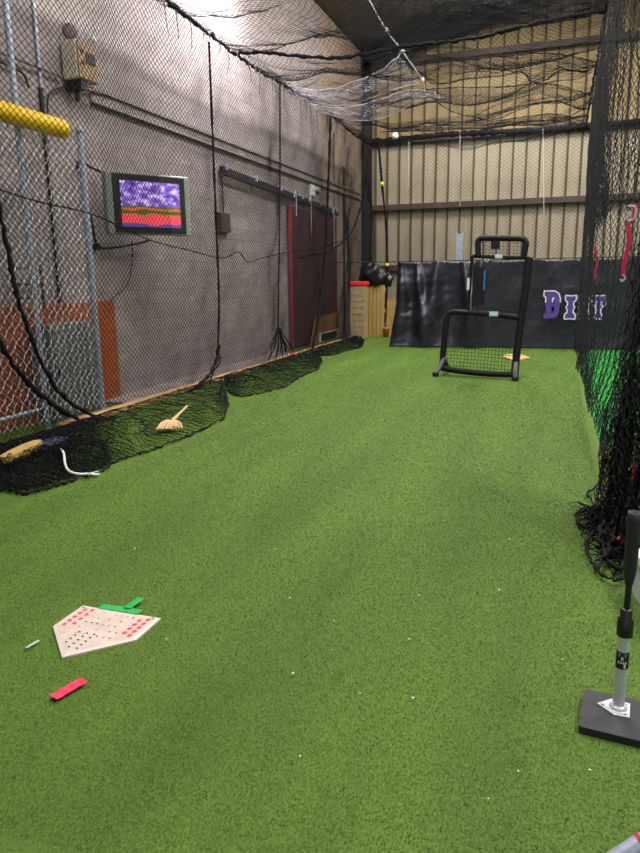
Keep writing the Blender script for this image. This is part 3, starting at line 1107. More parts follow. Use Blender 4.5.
# ------------------------------------------------------------------ beige box on the wall
ba = at(76, 36, X=WX + 0.24)
bb_ = at(99, 84, X=WX + 0.24)
y0, y1, zt, zb = ba.y, bb_.y, at(76, 38, X=WX + 0.24).z, at(76, 76, X=WX + 0.24).z
bx = thing('control_box', 'beige metal box with a dark display high on the block wall', 'box', (WX, (y0 + y1) / 2, zb))
b = MB()
b.box((WX + 0.02, y0, zb), (WX + 0.22, y1, zt), 0, 0.01)
b.build('housing', M['beige'], bx)
b = MB()
b.box((WX + 0.22, y0 + 0.01, zb + 0.01), (WX + 0.24, y1 - 0.01, zt - 0.01), 0, 0.006)
fp = b.build('front_panel', M['beigefront'], bx)
b = MB()
b.box((WX + 0.24, y0 + (y1 - y0) * 0.42, zt - 0.21), (WX + 0.25, y1 - 0.05, zt - 0.10), 0)
b.build('display', M['black'], fp)
for k in range(2):
    b = MB()
    b.box((WX + 0.24, y0 + 0.06, zt - 0.12 - 0.12 * k), (WX + 0.248, y0 + 0.11, zt - 0.09 - 0.12 * k), 0)
    b.build('button', M['black'], fp)
b = MB()
dc = at(70, 31, X=WX + 0.14)
b.lathe(dc, [(0.02, -0.03), (0.085, -0.03), (0.085, 0.0), (0.06, 0.012), (0.02, 0.012)], 24, axis=(0.75, -0.65, 0))
b.tube([dc + Vector((-0.01, 0.02, 0)), (dc.x - 0.01, dc.y + 0.03, zt - 0.02)], 0.02, 8)
b.build('horn', M['greypipe'], bx)
b = MB()
b.ball(at(93, 40, X=WX + 0.24), 0.035)
b.build('lamp', M['white'], bx)
b = MB()
b.box((WX, y0 + 0.05, zb - 0.10), (WX + 0.22, y1 - 0.2, zb), 0)
b.tube([(WX + 0.12, y0 + 0.1, zb - 0.22), (WX + 0.12, y0 + 0.1, zb)], 0.03, 8)
b.build('bracket', M['darksteel'], bx)

# ------------------------------------------------------------------ television
pl, pr_ = at(104, 168, X=-5.26), at(101.5, 231, X=-5.26)
H_tv = pl.z - pr_.z
TL = Vector((pl.x, pl.y, 0))
best = None
for s in np.arange(-5.25, -4.6, 0.005):
    a, c = at(188.5, 179, X=s), at(184, 237, X=s)
    e = abs((a.z - c.z) - H_tv)
    if best is None or e < best[0]:
        best = (e, a, c)
TR = Vector((best[1].x, best[1].y, 0))
wd = (TR - TL)
W_tv = wd.length
zc = (pl.z + pr_.z + best[1].z + best[2].z) / 4
tv = thing('television', 'square silver edged television glowing on the block wall', 'television', (0, 0, 0))
mid = (TL + TR) / 2
ang = math.atan2(wd.y, wd.x)


def tvpart(b, name, m, parent):
    me = b.build(name, m)
    me.parent = parent
    return me


hw, hh = W_tv / 2, H_tv / 2
b = MB()
b.box((-hw, 0.0, -hh), (hw, 0.12, hh), 0, 0.012)
tvpart(b, 'casing', M['silver'], tv)
b = MB()
b.box((-hw + 0.085, -0.012, -hh + 0.02), (hw - 0.07, 0.02, hh - 0.02), 0, 0.006)
bz = tvpart(b, 'bezel', M['black'], tv)
b = MB()
b.box((-hw + 0.175, -0.018, -hh + 0.09), (hw - 0.15, -0.0125, hh - 0.10))
tvpart(b, 'screen', M['screen'], tv)
for s in (-1, 1):
    b = MB()
    for k in range(24):
        z = -hh + 0.05 + k * (2 * hh - 0.1) / 23
        x0 = -hw + 0.012 if s < 0 else hw - 0.058
        b.box((x0, -0.004, z - 0.006), (x0 + 0.045, 0.002, z + 0.006))
    tvpart(b, 'speaker_grille', M['silver'], tv)
b = MB()
b.box((-0.16, 0.12, -0.14), (0.16, 0.15, 0.14))
b.box((-0.03, 0.15, -0.05), (0.03, 0.26, 0.05))
tvpart(b, 'mount', M['darksteel'], tv)
tv.location = (mid.x, mid.y, zc)
tv.rotation_euler = (0, 0, ang)
cord('tv_cable', [at(101, 172, X=-5.4), at(92, 168, X=-5.4), at(83, 165, X=-5.42), at(84, 190, X=-5.42), at(92, 222, X=-5.42), at(98, 246, X=-5.42), at(118, 247, X=-5.42), at(140, 243, X=-5.4), at(150, 240, X=-5.4)],
     0.014, M['rope'], 'black cable looping down around the near side of the television', 'cable')
tvc = SC.objects['tv_cable']
for p in ((82, 165), (98, 247)):
    b = MB()
    q = at(*p, X=WX + 0.06)
    b.box((WX + 0.0, q.y - 0.04, q.z - 0.04), (WX + 0.09, q.y + 0.04, q.z + 0.04), 0, 0.008)
    b.build('cable_clip', M['black'], tvc)
cord('tv_cable', [at(132, 240, X=-5.4), at(132, 262, X=-5.42), at(127, 285, X=-5.42), at(110, 300, X=-5.42)], 0.006, M['rope'], 'thin black cable dropping below the television to the orange board', 'cable')

# ------------------------------------------------------------------ sliding door, its track, and things around it
ta, tb = at(222, 168, X=WX + 0.1), at(338, 212, X=WX + 0.1)
zt = (ta.z + tb.z) / 2
tr = thing('door_track', 'dark sliding door track fixed to the block wall', 'track', (WX, ta.y, ta.z))
b = MB()
b.prism([(WX + 0.05, ta.y, ta.z - 0.09), (WX + 0.12, ta.y, ta.z - 0.09), (WX + 0.12, ta.y, ta.z + 0.03), (WX + 0.05, ta.y, ta.z + 0.03)], (0, tb.y - ta.y, tb.z - ta.z))
b.build('rail', M['darksteel'], tr)
for k in range(6):
    t = k / 5
    y = ta.y + 0.1 + t * (tb.y - ta.y - 0.3)
    z = ta.z + t * (tb.z - ta.z)
    b = MB()
    b.box((WX, y - 0.03, z - 0.02), (WX + 0.15, y + 0.03, z + 0.08))
    b.build('bracket', M['galv'], tr)
da, db = at(291, 205, X=WX + 0.1), at(337, 215, X=WX + 0.1)
b = MB()
b.box((WX + 0.03, da.y, 0.03), (WX + 0.09, db.y, da.z - 0.02), 0, 0.005)
for k in range(1, 9):
    y = da.y + (db.y - da.y) * k / 9
    b.box((WX + 0.09, y - 0.012, 0.05), (WX + 0.098, y + 0.012, da.z - 0.04))
dr = structure(b.build('door_1', M['maroon']))
b = MB()
b.box((WX + 0.03, da.y - 0.03, 0.03), (WX + 0.10, da.y + 0.02, da.z), 0, 0.005)
b.build('edge_strip', M['doorred'], dr)['label'] = 'red painted edge strip'
for px, p0, p1 in ((293, 193, 216), (308, 198, 236), (331, 210, 250)):
    b = MB()
    q0, q1 = at(px + 3, p0, X=WX + 0.14), at(px + 3, p1, X=WX + 0.14)
    b.tube(smooth_path([q0 + Vector((0, -0.12, -0.1)), q0 + Vector((0, -0.06, 0.0)), q0, Vector((q0.x, q0.y, q1.z))], 5), 0.012, 6)
    b.build('hanger', M['galv'], dr)

p0, p1 = at(221, 212, X=WX + 0.08), at(231, 233, X=WX + 0.08)
jb = thing('junction_box', 'small dark junction box on the wall past the television', 'box', (WX, p0.y, p1.z))
b = MB()
b.box((WX, p0.y, p1.z), (WX + 0.08, p1.y, p0.z), 0, 0.008)
b.build('box', M['brownsteel'], jb)
b = MB()
b.tube([(WX + 0.04, (p0.y + p1.y) / 2, p0.z), (WX + 0.04, (p0.y + p1.y) / 2, ta.z - 0.1)], 0.014, 8)
b.build('pipe', M['brownsteel'], jb)

for (px, lab) in ((313.0, 'white wall switch plate nearer the television, above the maroon door'), (318.5, 'white wall switch plate nearer the corner, above the maroon door')):
    a, c = at(px - 1.8, 184 if px < 315 else 186, X=WX + 0.05), at(px + 2.2, 196 if px < 315 else 192, X=WX + 0.05)
    o = thing('switch_plate', lab, 'switch', (WX, a.y, c.z))
    b = MB()
    b.box((WX, a.y, c.z), (WX + 0.05, c.y, a.z), 0, 0.006)
    b.build('plate', M['white'], o)
    b = MB()
    b.box((WX + 0.05, (a.y + c.y) / 2 - 0.02, (a.z + c.z) / 2 - 0.04), (WX + 0.06, (a.y + c.y) / 2 + 0.02, (a.z + c.z) / 2 + 0.04))
    b.build('toggle', M['beige'], o)

# plywood sheet with a dark window, leaning on the maroon door
PX_ = WX + 0.22
q = [at(311, 349, X=PX_), at(339, 341, X=PX_), at(339, 312, X=PX_), at(316, 318, X=PX_)]
q[0].z = q[1].z = 0.0
pw = thing('plywood_sheet', 'brown plywood sheet with a dark pane leaning by the maroon door', 'board', (PX_, q[0].y, 0))
b = MB()
b.prism([(v.x, v.y, v.z) for v in q], (-0.03, 0, 0))
b.build('sheet', M['plywood'], pw)
q = [at(320, 347, X=PX_ + 0.02), at(338, 341, X=PX_ + 0.02), at(338, 329, X=PX_ + 0.02), at(320, 334, X=PX_ + 0.02)]
q[0].z = q[1].z = 0.03
b = MB()
b.prism([(v.x, v.y, v.z) for v in q], (-0.02, 0, 0))
fr = b.build('pane_frame', M['white'], pw)
c_ = sum((Vector(v) for v in q), Vector()) / 4
b = MB()
b.prism([tuple(c_ + (Vector(v) - c_) * 0.86 + Vector((0.006, 0, 0))) for v in q], (-0.01, 0, 0))
b.build('pane', M['black'], fr)

# tan bin with red lid
a, c = g(348, 341), g(364, 338)
yb = 16.6
a, c = at(347.5, 340, Y=yb), at(364, 340, Y=yb)
zt = at(356, 286, Y=yb).z
bn = thing('tan_bin', 'tall tan bin with a bright red lid by the corner', 'bin', ((a.x + c.x) / 2, yb, 0))
b = MB()
b.box((a.x, yb, 0), (c.x, yb + 0.4, zt), 0, 0.015)
for z in np.arange(0.15, zt - 0.05, 0.16):
    b.box((a.x - 0.006, yb - 0.008, z), (c.x + 0.006, yb + 0.1, z + 0.015))
b.build('body', M['tanblock'], bn)
b = MB()
b.box((a.x - 0.02, yb - 0.02, zt), (c.x + 0.03, yb + 0.42, zt + 0.11), 0, 0.02)
b.build('lid', M['brightred'], bn)

# pallets on end
def pallet(pxa, pxb, top, y, label, tilt=0.08, n=5):
    a, c = at(pxa, 335, Y=y), at(pxb, 335, Y=y)
    h = at((pxa + pxb) / 2, top, Y=y).z
    t = thing('pallet', label, 'pallet', ((a.x + c.x) / 2, y, 0))
    w = (c.x - a.x) / n
    for k in range(n):
        b = MB()
        x0 = a.x + w * k
        b.prism([(x0 + 0.008, y, 0), (x0 + w - 0.008, y, 0), (x0 + w - 0.008, y + tilt, h), (x0 + 0.008, y + tilt, h)], (0, 0.025, 0))
        b.build('slat', M['pallet'], t)
    for z in (0.1, h / 2, h - 0.12):
        b = MB()
        yy = y + 0.03 + tilt * z / h
        b.box((a.x, yy, z - 0.05), (c.x, yy + 0.09, z + 0.05))
        b.build('bearer', M['pallet'], t)
    return h


hp = pallet(364.5, 384, 285, 17.6, 'yellow pine pallet standing on end beside the tan bin')
pallet(386, 394, 300, 17.9, 'narrow pallet standing on end beside the black banner', n=3)
b = MB()
oc = at(386, 331, Y=17.45)
b.lathe((oc.x, oc.y, 0), [(0.07, 0), (0.09, 0.2), (0.1, 0.21), (0.1, 0.24), (0.085, 0.24), (0.08, 0.03)], 18)
tag(b.build('plant_pot', M['terracotta']), 'small orange pot at the foot of the pallets', 'pot')

# black bags on the pallets
def bag(c, sx, sy, sz, seed, label):
    n, m = 36, 22
    rg = np.random.default_rng(seed)
    U, V = grid(n, m)
    no = fnoise(U * 2, V * 2, seed, 4, 1.2)
    b = MB()
    vs, fs = [], []
    for j in range(m):
        ph = PI * j / (m - 1)
        for i in range(n):
            t = 2 * PI * i / n
            r = 1 + 0.14 * math.sin(3 * t + 3 * ph + seed) + 0.05 * math.sin(7 * t - 3 * ph) + 0.02 * math.sin(11 * t + 5 * ph)
            z = math.cos(ph)
            vs.append((c[0] + sx * r * math.sin(ph) * math.cos(t), c[1] + sy * r * math.sin(ph) * math.sin(t), c[2] + sz * (max(z, -0.8)) * (1 + 0.1 * math.sin(5 * t))))
    for j in range(m - 1):
        for i in range(n):
            q = (i + 1) % n
            fs.append((j * n + i, j * n + n + i, j * n + n + q, j * n + q))
    b.add(vs, fs, 0, True)
    return tag(b.build('bag', M['bag']), label, 'bag')


c = at(372, 275, Y=17.7)
bag((c.x, c.y, hp + 0.24), 0.36, 0.2, 0.3, 3, 'crumpled black plastic bag heaped on the pallet')
c = at(384, 276, Y=17.95)
bag((c.x, c.y + 0.1, hp + 0.12), 0.22, 0.14, 0.2, 5, 'smaller black plastic bag hanging over the pallet end')

# ------------------------------------------------------------------ black vinyl banner
TY = 15.2
tl, tr_ = at(398, 262, Y=TY), 4.0
ztop = at(470, 260, Y=TY).z
xl = tl.x
nu, nv = 260, 60
U, V = grid(nu, nv)
x = xl + U * (tr_ - xl)
left = np.clip((-1.4 - x) / 2.0, 0, 1)            # the left part is slack and folded
xf = x - left * V * 0.16 * (1 + np.sin(x * 3)) * (x < -2.6)
# drapes hang from gathered points, opening downward
fold = np.zeros_like(x)
for cx_, w, am, d in ((-3.3, 0.14, 0.16, 0.1), (-2.95, 0.13, 0.20, 0.25), (-2.5, 0.20, 0.26, -0.2), (-1.95, 0.16, 0.20, 0.28), (-1.6, 0.16, 0.18, -0.2), (-0.1, 0.2, 0.05, 0.25)):
    fold += am * np.exp(-((x - cx_ - d * V) / (w * (0.35 + 1.1 * V))) ** 2) * np.sin(PI * (0.12 + 0.72 * V)) ** 1.2
fold += 0.035 * fnoise(U * 6, V * 2.5, 60) * (0.25 + left)
fold += 0.035 * np.clip(left, 0, 1) * np.sin(x * 13 + 3 * V + 2 * np.sin(V * 5)) * V ** 1.5
flare = 0.10 * np.clip((V - 0.8) / 0.2, 0, 1) ** 2
yv = TY - 0.02 - fold - flare * (0.3 + left)
zsag = 0.04 * np.abs(np.sin((x - xl) * 3.3)) * (1 - V)
zv = (ztop - zsag) * (1 - V) + 0.015 * V
# dragged-out left foot
xv = x - 0.18 * np.clip((-2.9 - x) / 0.6, 0, 1) * np.clip((V - 0.45) / 0.55, 0, 1)
Gt = np.stack([xv, yv, zv], 2)
ids = np.arange(nu * nv).reshape(nu, nv)
Q = np.stack([ids[:-1, :-1], ids[:-1, 1:], ids[1:, 1:], ids[1:, :-1]], 2).reshape(-1, 4)
ban = raw_mesh('vinyl_banner', Gt.reshape(-1, 3), Q, M['vinyl'], True)
so = ban.modifiers.new('thickness', 'SOLIDIFY')
so.thickness = 0.006
so.offset = 1
tag(ban, 'wrinkled black vinyl banner lettered in purple across the far end', 'banner')
cord('banner_cable', [(WX + 0.3, TY + 0.015, ztop + 0.01), (-3, TY + 0.015, ztop - 0.005), (0, TY + 0.015, ztop), (4.3, TY + 0.015, ztop)], 0.012, M['darksteel'], 'dark steel cable the black banner hangs from', 'cable', amp=0.05)
for k in range(24):
    b = MB()
    x_ = xl + 0.1 + k * 0.3
    b.lathe((x_, TY - 0.03, ztop - 0.05), [(0.012, 0), (0.02, 0), (0.02, 0.006), (0.012, 0.006)], 10, axis=(0, -1, 0))
    b.build('eyelet', M['silver'], ban)

# lettering: slab serif outlines in a unit box, drawn as flat curves with holes, then meshed
def slab_D():
    o = [(0, 0), (0.62, 0), (0.86, 0.08), (0.97, 0.25), (0.97, 0.42), (1.04, 0.5), (0.97, 0.58), (0.97, 0.75), (0.86, 0.92), (0.62, 1), (0, 1), (-0.02, 0.93), (0, 0.84), (0.12, 0.8), (0.12, 0.58), (0.05, 0.5), (0.12, 0.42), (0.12, 0.2), (0, 0.16), (-0.02, 0.07)]
    h1 = [(0.42, 0.56), (0.48, 0.62), (0.48, 0.78), (0.56, 0.8), (0.64, 0.74), (0.64, 0.62), (0.7, 0.56)]
    h2 = [(0.42, 0.44), (0.48, 0.38), (0.48, 0.22), (0.56, 0.2), (0.64, 0.26), (0.64, 0.38), (0.7, 0.44)]
    return [o, h1, h2]


def slab_I():
    return [[(0, 0), (0.3, 0.02), (0.6, 0), (0.62, 0.1), (0.58, 0.2), (0.46, 0.24), (0.46, 0.42), (0.54, 0.5), (0.46, 0.58), (0.46, 0.76), (0.58, 0.8), (0.62, 0.9), (0.6, 1), (0.3, 0.98), (0, 1), (-0.02, 0.9), (0.02, 0.8), (0.14, 0.76), (0.14, 0.58), (0.06, 0.5), (0.14, 0.42), (0.14, 0.24), (0.02, 0.2), (-0.02, 0.1)]]


def slab_R():
    o = [(0, 0), (0.46, 0), (0.48, 0.1), (0.44, 0.2), (0.4, 0.24), (0.4, 0.36), (0.5, 0.36), (0.58, 0.1), (0.66, 0), (0.96, 0), (0.98, 0.12), (0.9, 0.2), (0.84, 0.34), (0.76, 0.46), (0.86, 0.56), (0.88, 0.76), (0.82, 0.92), (0.66, 1), (0, 1), (-0.02, 0.9), (0.02, 0.8), (0.12, 0.76), (0.12, 0.58), (0.05, 0.5), (0.12, 0.42), (0.12, 0.24), (0.02, 0.2), (-0.02, 0.1)]
    h = [(0.4, 0.56), (0.4, 0.78), (0.54, 0.78), (0.6, 0.72), (0.6, 0.62), (0.54, 0.56)]
    return [o, h]


def slab_T():
    return [[(0.22, 0), (0.5, 0.02), (0.78, 0), (0.8, 0.1), (0.76, 0.2), (0.66, 0.24), (0.66, 0.42), (0.74, 0.5), (0.66, 0.58), (0.66, 0.76), (0.78, 0.76), (0.82, 0.62), (0.92, 0.58), (1.02, 0.62), (1.02, 1), (0.5, 0.98), (-0.02, 1), (-0.02, 0.62), (0.08, 0.58), (0.18, 0.62), (0.22, 0.76), (0.34, 0.76), (0.34, 0.58), (0.26, 0.5), (0.34, 0.42), (0.34, 0.24), (0.24, 0.2), (0.2, 0.1)]]


def letter(name, polys, x0, z0, w, h, y, m, grow, parent):
    cu = bpy.data.curves.new(name, 'CURVE')
    cu.dimensions = '2D'
    cu.fill_mode = 'BOTH'
    cu.extrude = 0.001
    cu.offset = grow
    for p in polys:
        sp = cu.splines.new('POLY')
        sp.points.add(len(p) - 1)
        for k, (u, v) in enumerate(p):
            sp.points[k].co = (u * w, v * h, 0, 1)
        sp.use_cyclic_u = True
    tmp = bpy.data.objects.new(name, cu)
    COL.objects.link(tmp)
    bpy.context.view_layer.update()
    dg = bpy.context.evaluated_depsgraph_get()
    me = bpy.data.meshes.new_from_object(tmp.evaluated_get(dg))
    bpy.data.objects.remove(tmp)
    me.name = name
    me.transform(Matrix.Translation((x0, y, z0)) @ Matrix.Rotation(PI / 2, 4, 'X'))
    me.materials.clear()
    me.materials.append(m)
    o = bpy.data.objects.new(name, me)
    COL.objects.link(o)
    o.parent = parent
    return o


LYf = TY - 0.17
for nm, polys, xa, xb, ya, yb_ in (('D', slab_D(), 543.5, 561, 291.5, 318.5), ('I', slab_I(), 565.0, 576.0, 296, 318.5), ('R', slab_R(), 577.5, 590.5, 296, 318.5), ('T', slab_T(), 592, 605.5, 296, 318.5)):
    a, c = at(xa, yb_, Y=LYf), at(xb, ya, Y=LYf)
    wk = {'D': 1.02, 'I': 0.62, 'R': 0.98, 'T': 1.04}[nm]
    w, h = (c.x - a.x) / wk, c.z - a.z
    bk = letter('letter_outline', polys, a.x, a.z, w, h, LYf + 0.004, M['outline'], 0.024, ban)
    letter('letter', polys, a.x, a.z, w, h, LYf, M['purple'], 0.0, bk)

# square post standing behind the banner
b = MB()
p0 = at(460, 233, Y=15.55)
b.box((p0.x - 0.07, 15.5, 0), (p0.x - 0.05, 15.62, p0.z))
b.box((p0.x + 0.05, 15.5, 0), (p0.x + 0.07, 15.62, p0.z))
b.box((p0.x - 0.055, 15.55, 0), (p0.x + 0.055, 15.58, p0.z - 0.02))
tag(b.build('steel_post', M['galv']), 'blue grey steel channel post standing behind the banner', 'post')

# pitching plate far down the turf
b = MB()
pp = [g(503, 358), g(514, 362), g(530, 359), g(519, 355), g(505, 356)]
b.prism([(v.x, v.y, 0.0) for v in pp], (0, 0, 0.03))
tag(b.build('pitching_plate', M['wood']), 'small tan plate lying on the turf behind the screen', 'plate')

# ------------------------------------------------------------------ pitching screen (L screen)
def onscr(px, py, lift=0.0):
    """point on the screen's leaning plane:  y = c + k x + s z"""
    r = CAMR @ np.array([px - CX, -(py - CY), -F_PX])
    k, s, c0 = -0.20, 0.10, 10.50
    # y = c0 + k x + s z
    t = (c0 + s * EYE) / (r[1] - k * r[0] - s * r[2])
    return Vector((r[0] * t, r[1] * t - lift, r[2] * t + EYE))


base = onscr(478, 374)
sc = thing('pitching_screen', 'black padded pitching screen with a stepped net frame on the turf', 'screen', (base.x, base.y, 0))


def bar(name, pts, r, m=M['pad'], dens=6, n=12, lump=0.06):
    b = MB()
    sp = smooth_path([onscr(*p) for p in pts], dens) if len(pts) > 2 else [onscr(*pts[0]).lerp(onscr(*pts[1]), t) for t in np.linspace(0, 1, 14)]
    p, rs = lumpy(sp, r, lump, 0.0)
    b.tube(p, rs, n)
    return b.build(name, m, sc)


bar('side_bar', [(441.5, 369), (444, 345), (446.5, 320), (447.5, 316)], 0.047)
bar('shoulder_bar', [(447, 320), (447.8, 315), (451, 312.5), (456, 312), (470, 312.8), (490, 314), (519, 317.5)], 0.042)
bar('upright', [(468, 312.5), (469.5, 290), (471, 268), (472.5, 257)], 0.024)
bar('top_bar', [(471.5, 259), (473, 256.5), (477, 256.3), (500, 257.2), (526, 257.8), (529.5, 259)], 0.026)
bar('upright', [(529, 258), (525.5, 290), (521, 322), (516, 360), (514.5, 376)], 0.056)
bar('bottom_bar', [(441, 368), (460, 371), (490, 374), (515, 374.5)], 0.046)
bar('head_bar', [(478.2, 256), (478, 249), (478, 242), (480, 239), (484, 238.3), (500, 238.2), (519, 238.6), (524, 239.6), (526, 243), (525, 250), (524, 257)], 0.044)
# feet
for (pts) in ([(444, 358), (440.5, 367), (435.5, 376.5)], [(516, 360), (515.5, 370), (515, 381)]):
    b = MB()
    q = [onscr(*pts[0]), onscr(*pts[1], lift=0.1), g(*pts[2]) + Vector((0, 0, 0.04))]
    b.tube(smooth_path(q, 6), 0.036, 10)
    f_ = b.build('foot', M['footgrey'], sc)
    b = MB()
    e_ = q[2]
    b.lathe((e_.x, e_.y, 0.0), [(0.045, 0), (0.05, 0.02), (0.05, 0.06), (0.035, 0.08)], 14)
    b.build('rubber_tip', M['black'], f_)
    b = MB()   # rear leg of the foot
    h0 = onscr(*pts[0])
    b.tube([h0, (h0.x, h0.y + 0.5, 0.04)], 0.03, 10)
    b.build('rear_leg', M['pad'], f_)
# label plates
for (px, py, w, h) in ((499, 256.5, 0.11, 0.06), (494, 313.8, 0.13, 0.07)):
    b = MB()
    c = onscr(px, py, lift=0.06)
    b.box((c.x - w / 2, c.y - 0.006, c.z - h / 2), (c.x + w / 2, c.y + 0.01, c.z + h / 2), 0, 0.003)
    b.box((c.x - w / 2 + 0.02, c.y - 0.009, c.z - 0.01), (c.x + w / 2 - 0.02, c.y - 0.006, c.z + 0.012), 1)
    b.build('label_plate', [M['paleblue'], M['white']], sc)
b = MB()
c = onscr(468.5, 284, lift=0.03)
b.box((c.x - 0.02, c.y - 0.006, c.z - 0.09), (c.x + 0.02, c.y + 0.006, c.z + 0.09), 0)
b.build('side_tag', M['white'], sc)


def bil(p00, p10, p11, p01, nu, nv):
    U, V = grid(nu, nv)
    P = [np.array(list(onscr(*p))) for p in (p00, p10, p11, p01)]
    U, V = U[:, :, None], V[:, :, None]
    return P[0] * (1 - U) * (1 - V) + P[1] * U * (1 - V) + P[2] * U * V + P[3] * (1 - U) * V


g1 = bil((443, 368), (515, 374), (519, 317), (448, 314), 22, 17)
Uu, Vv = grid(22, 17)
g1[:, :, 1] += 0.10 * np.sin(PI * Uu) * np.sin(PI * Vv)
net('screen_net', [g1], 0.0042, M['screennet'], False, sc)
g2 = bil((469, 313), (520, 317), (528, 258), (473, 257), 16, 18)
Uu, Vv = grid(16, 18)
g2[:, :, 1] += 0.08 * np.sin(PI * Uu) * np.sin(PI * Vv)
net('screen_net', [g2], 0.0042, M['screennet'], False, sc)
g3 = bil((479, 256), (524, 257), (525, 240), (479, 239), 14, 6)
net('screen_net', [g3], 0.0042, M['screennet'], False, sc)
# pocket hung on the net
b = MB()
q = [onscr(471.5, 306, 0.05), onscr(484, 305, 0.05), onscr(486, 268, 0.05), onscr(474, 266, 0.05)]
b.prism(q, (0, 0.05, 0))
pk = b.build('pocket', M['bag'], sc)
b = MB()
q = [onscr(483.6, 290, 0.06), onscr(485.2, 290, 0.06), onscr(486, 270, 0.06), onscr(484.4, 270, 0.06)]
b.prism(q, (0, 0.012, 0))
b.build('trim_strip', M['blue'], pk)['label'] = 'blue trim strip'
b = MB()
q = [onscr(491, 249, 0.02), onscr(500, 249, 0.02), onscr(500, 239, 0.02), onscr(491, 239, 0.02)]
b.prism(q, (0, 0.02, 0))
b.build('patch', M['bag'], sc)

# ------------------------------------------------------------------ home plate with tape
P5 = [g(52.2, 627.6), g(82.7, 607.3), g(160.9, 620.1), g(135.5, 640.4), g(58.3, 656.6)]
cP = Vector((sum(p.x for p in P5) / 5, sum(p.y for p in P5) / 5, 0))
# true home plate: 17 in front edge, 8.5 in sides, right-angled tip toward the camera
fr_l, fr_r = P5[1], P5[2]
ax = (fr_r - fr_l).normalized()
ay = Vector((ax.y, -ax.x, 0))
Wp = (fr_r - fr_l).length


def hp_(u, v, z=0.0):
    p = fr_l + ax * (u * Wp) + ay * (v * Wp)
    return (p.x, p.y, z)


T_ = 0.0135
plate = thing('home_plate', 'worn white home plate with rows of red dots on the turf', 'plate', (cP.x, cP.y, 0))
out = [(0, 0), (1, 0), (1, 0.47), (0.5, 0.97), (0, 0.49)]
inn = [(0.035, 0.035), (0.965, 0.035), (0.965, 0.455), (0.5, 0.92), (0.035, 0.475)]
b = MB()
vs = [hp_(*p, 0.0) for p in out] + [hp_(*p, T_ - 0.004) for p in out] + [hp_(*p, T_) for p in inn]
fs = [(4, 3, 2, 1, 0)]
for i in range(5):
    j = (i + 1) % 5
    fs.append((i, j, 5 + j, 5 + i))
    fs.append((5 + i, 5 + j, 10 + j, 10 + i))
b.add(vs, fs, 1)
b.add([hp_(*p, T_) for p in inn], [(0, 1, 2, 3, 4)], 0)
zt = T_ + 0.0008


def mark(u, v, su, sv, mi, rot=0.0):
    c, s = math.cos(rot), math.sin(rot)
    pts = []
    for k in range(8):
        t = 2 * PI * k / 8 + PI / 8
        a, e = su * math.cos(t), sv * math.sin(t)
        pts.append(hp_(u + a * c - e * s, v + a * s + e * c, zt))
    b.add(pts, [tuple(range(8))], mi)


for k in range(5):
    mark(0.10, 0.09 + 0.085 * k, 0.026, 0.030, 2)
    mark(0.90, 0.09 + 0.085 * k, 0.026, 0.034, 2)
for k in range(4):
    mark(0.19, 0.08 + 0.10 * k, 0.022, 0.030, 2)
for k in range(4):
    mark(0.82, 0.13 + 0.09 * k, 0.026, 0.034, 2)
for i in range(7):
    for j in range(5):
        u, v = 0.28 + i * 0.075 + 0.01 * math.sin(i * 7 + j), 0.10 + j * 0.11
        if v < 0.86 - abs(u - 0.5) and random.random() < 0.8:
            mark(u, v, 0.017, 0.010, 3 if random.random() < 0.45 else 4, random.uniform(0, PI))
for i in range(3):
    for j in range(5):
        u, v = 0.36 + i * 0.09, 0.52 + j * 0.07
        if v < 0.9 - abs(u - 0.5):
            mark(u, v, 0.020, 0.012, 3, 0.6)
mark(0.93, 0.045, 0.022, 0.02, 5)
mark(0.05, 0.05, 0.02, 0.012, 3)
b.build('plate_slab', [M['plate'], M['plateedge'], M['platered'], M['plateink'], M['tanblock'], M['silver']], plate)


def tape(name, p, q, w0, z, m, label, kink=0.004, n=10):
    """a strip of tape laid along p-q, a little rumpled, 0.4 mm thick"""
    p, q = Vector(p), Vector(q)
    d = (q - p).normalized()
    s = Vector((-d.y, d.x, 0))
    vs, fs = [], []
    for i in range(n + 1):
        t = i / n
        c = p.lerp(q, t)
        w = w0 * (1 + 0.06 * math.sin(i * 2.1))
        zz = z + kink * (0.5 + 0.5 * math.sin(i * 1.9 + 1))
        for sg, dz in ((-1, 0), (1, 0), (1, 0.0012), (-1, 0.0012)):
            e = c + s * (sg * w / 2)
            vs.append((e.x, e.y, zz + dz))
    for i in range(n):
        o = i * 4
        for a in range(4):
            fs.append((o + a, o + (a + 1) % 4, o + 4 + (a + 1) % 4, o + 4 + a))
    fs += [(3, 2, 1, 0), tuple(4 * n + k for k in range(4))]
    b = MB()
    b.add(vs, fs)
    return tag(b.build(name, m), label, 'tape')


tape('tape_strip', g(53, 698, 0.014), g(84, 680, 0.014), 0.048, 0.013, M['pink'], 'pink red tape strip stuck on the turf below the home plate')
tape('tape_strip', g(101, 606.5, 0.012), g(141, 612.5, 0.012), 0.045, 0.013, M['greentape'], 'green tape strip stuck along the front edge of the home plate', 0.002)
tape('tape_strip', g(127, 609, 0.014), g(141, 599, 0.014), 0.04, 0.017, M['greentape'], 'short green tape strip sticking out past the home plate', 0.003)
tape('scrap', g(26, 648, 0.014), g(39, 640.5, 0.014), 0.013, 0.013, M['towel'], 'thin pale blue scrap lying on the turf beside the home plate', 0.003)
SC.objects['scrap']['category'] = 'scrap'

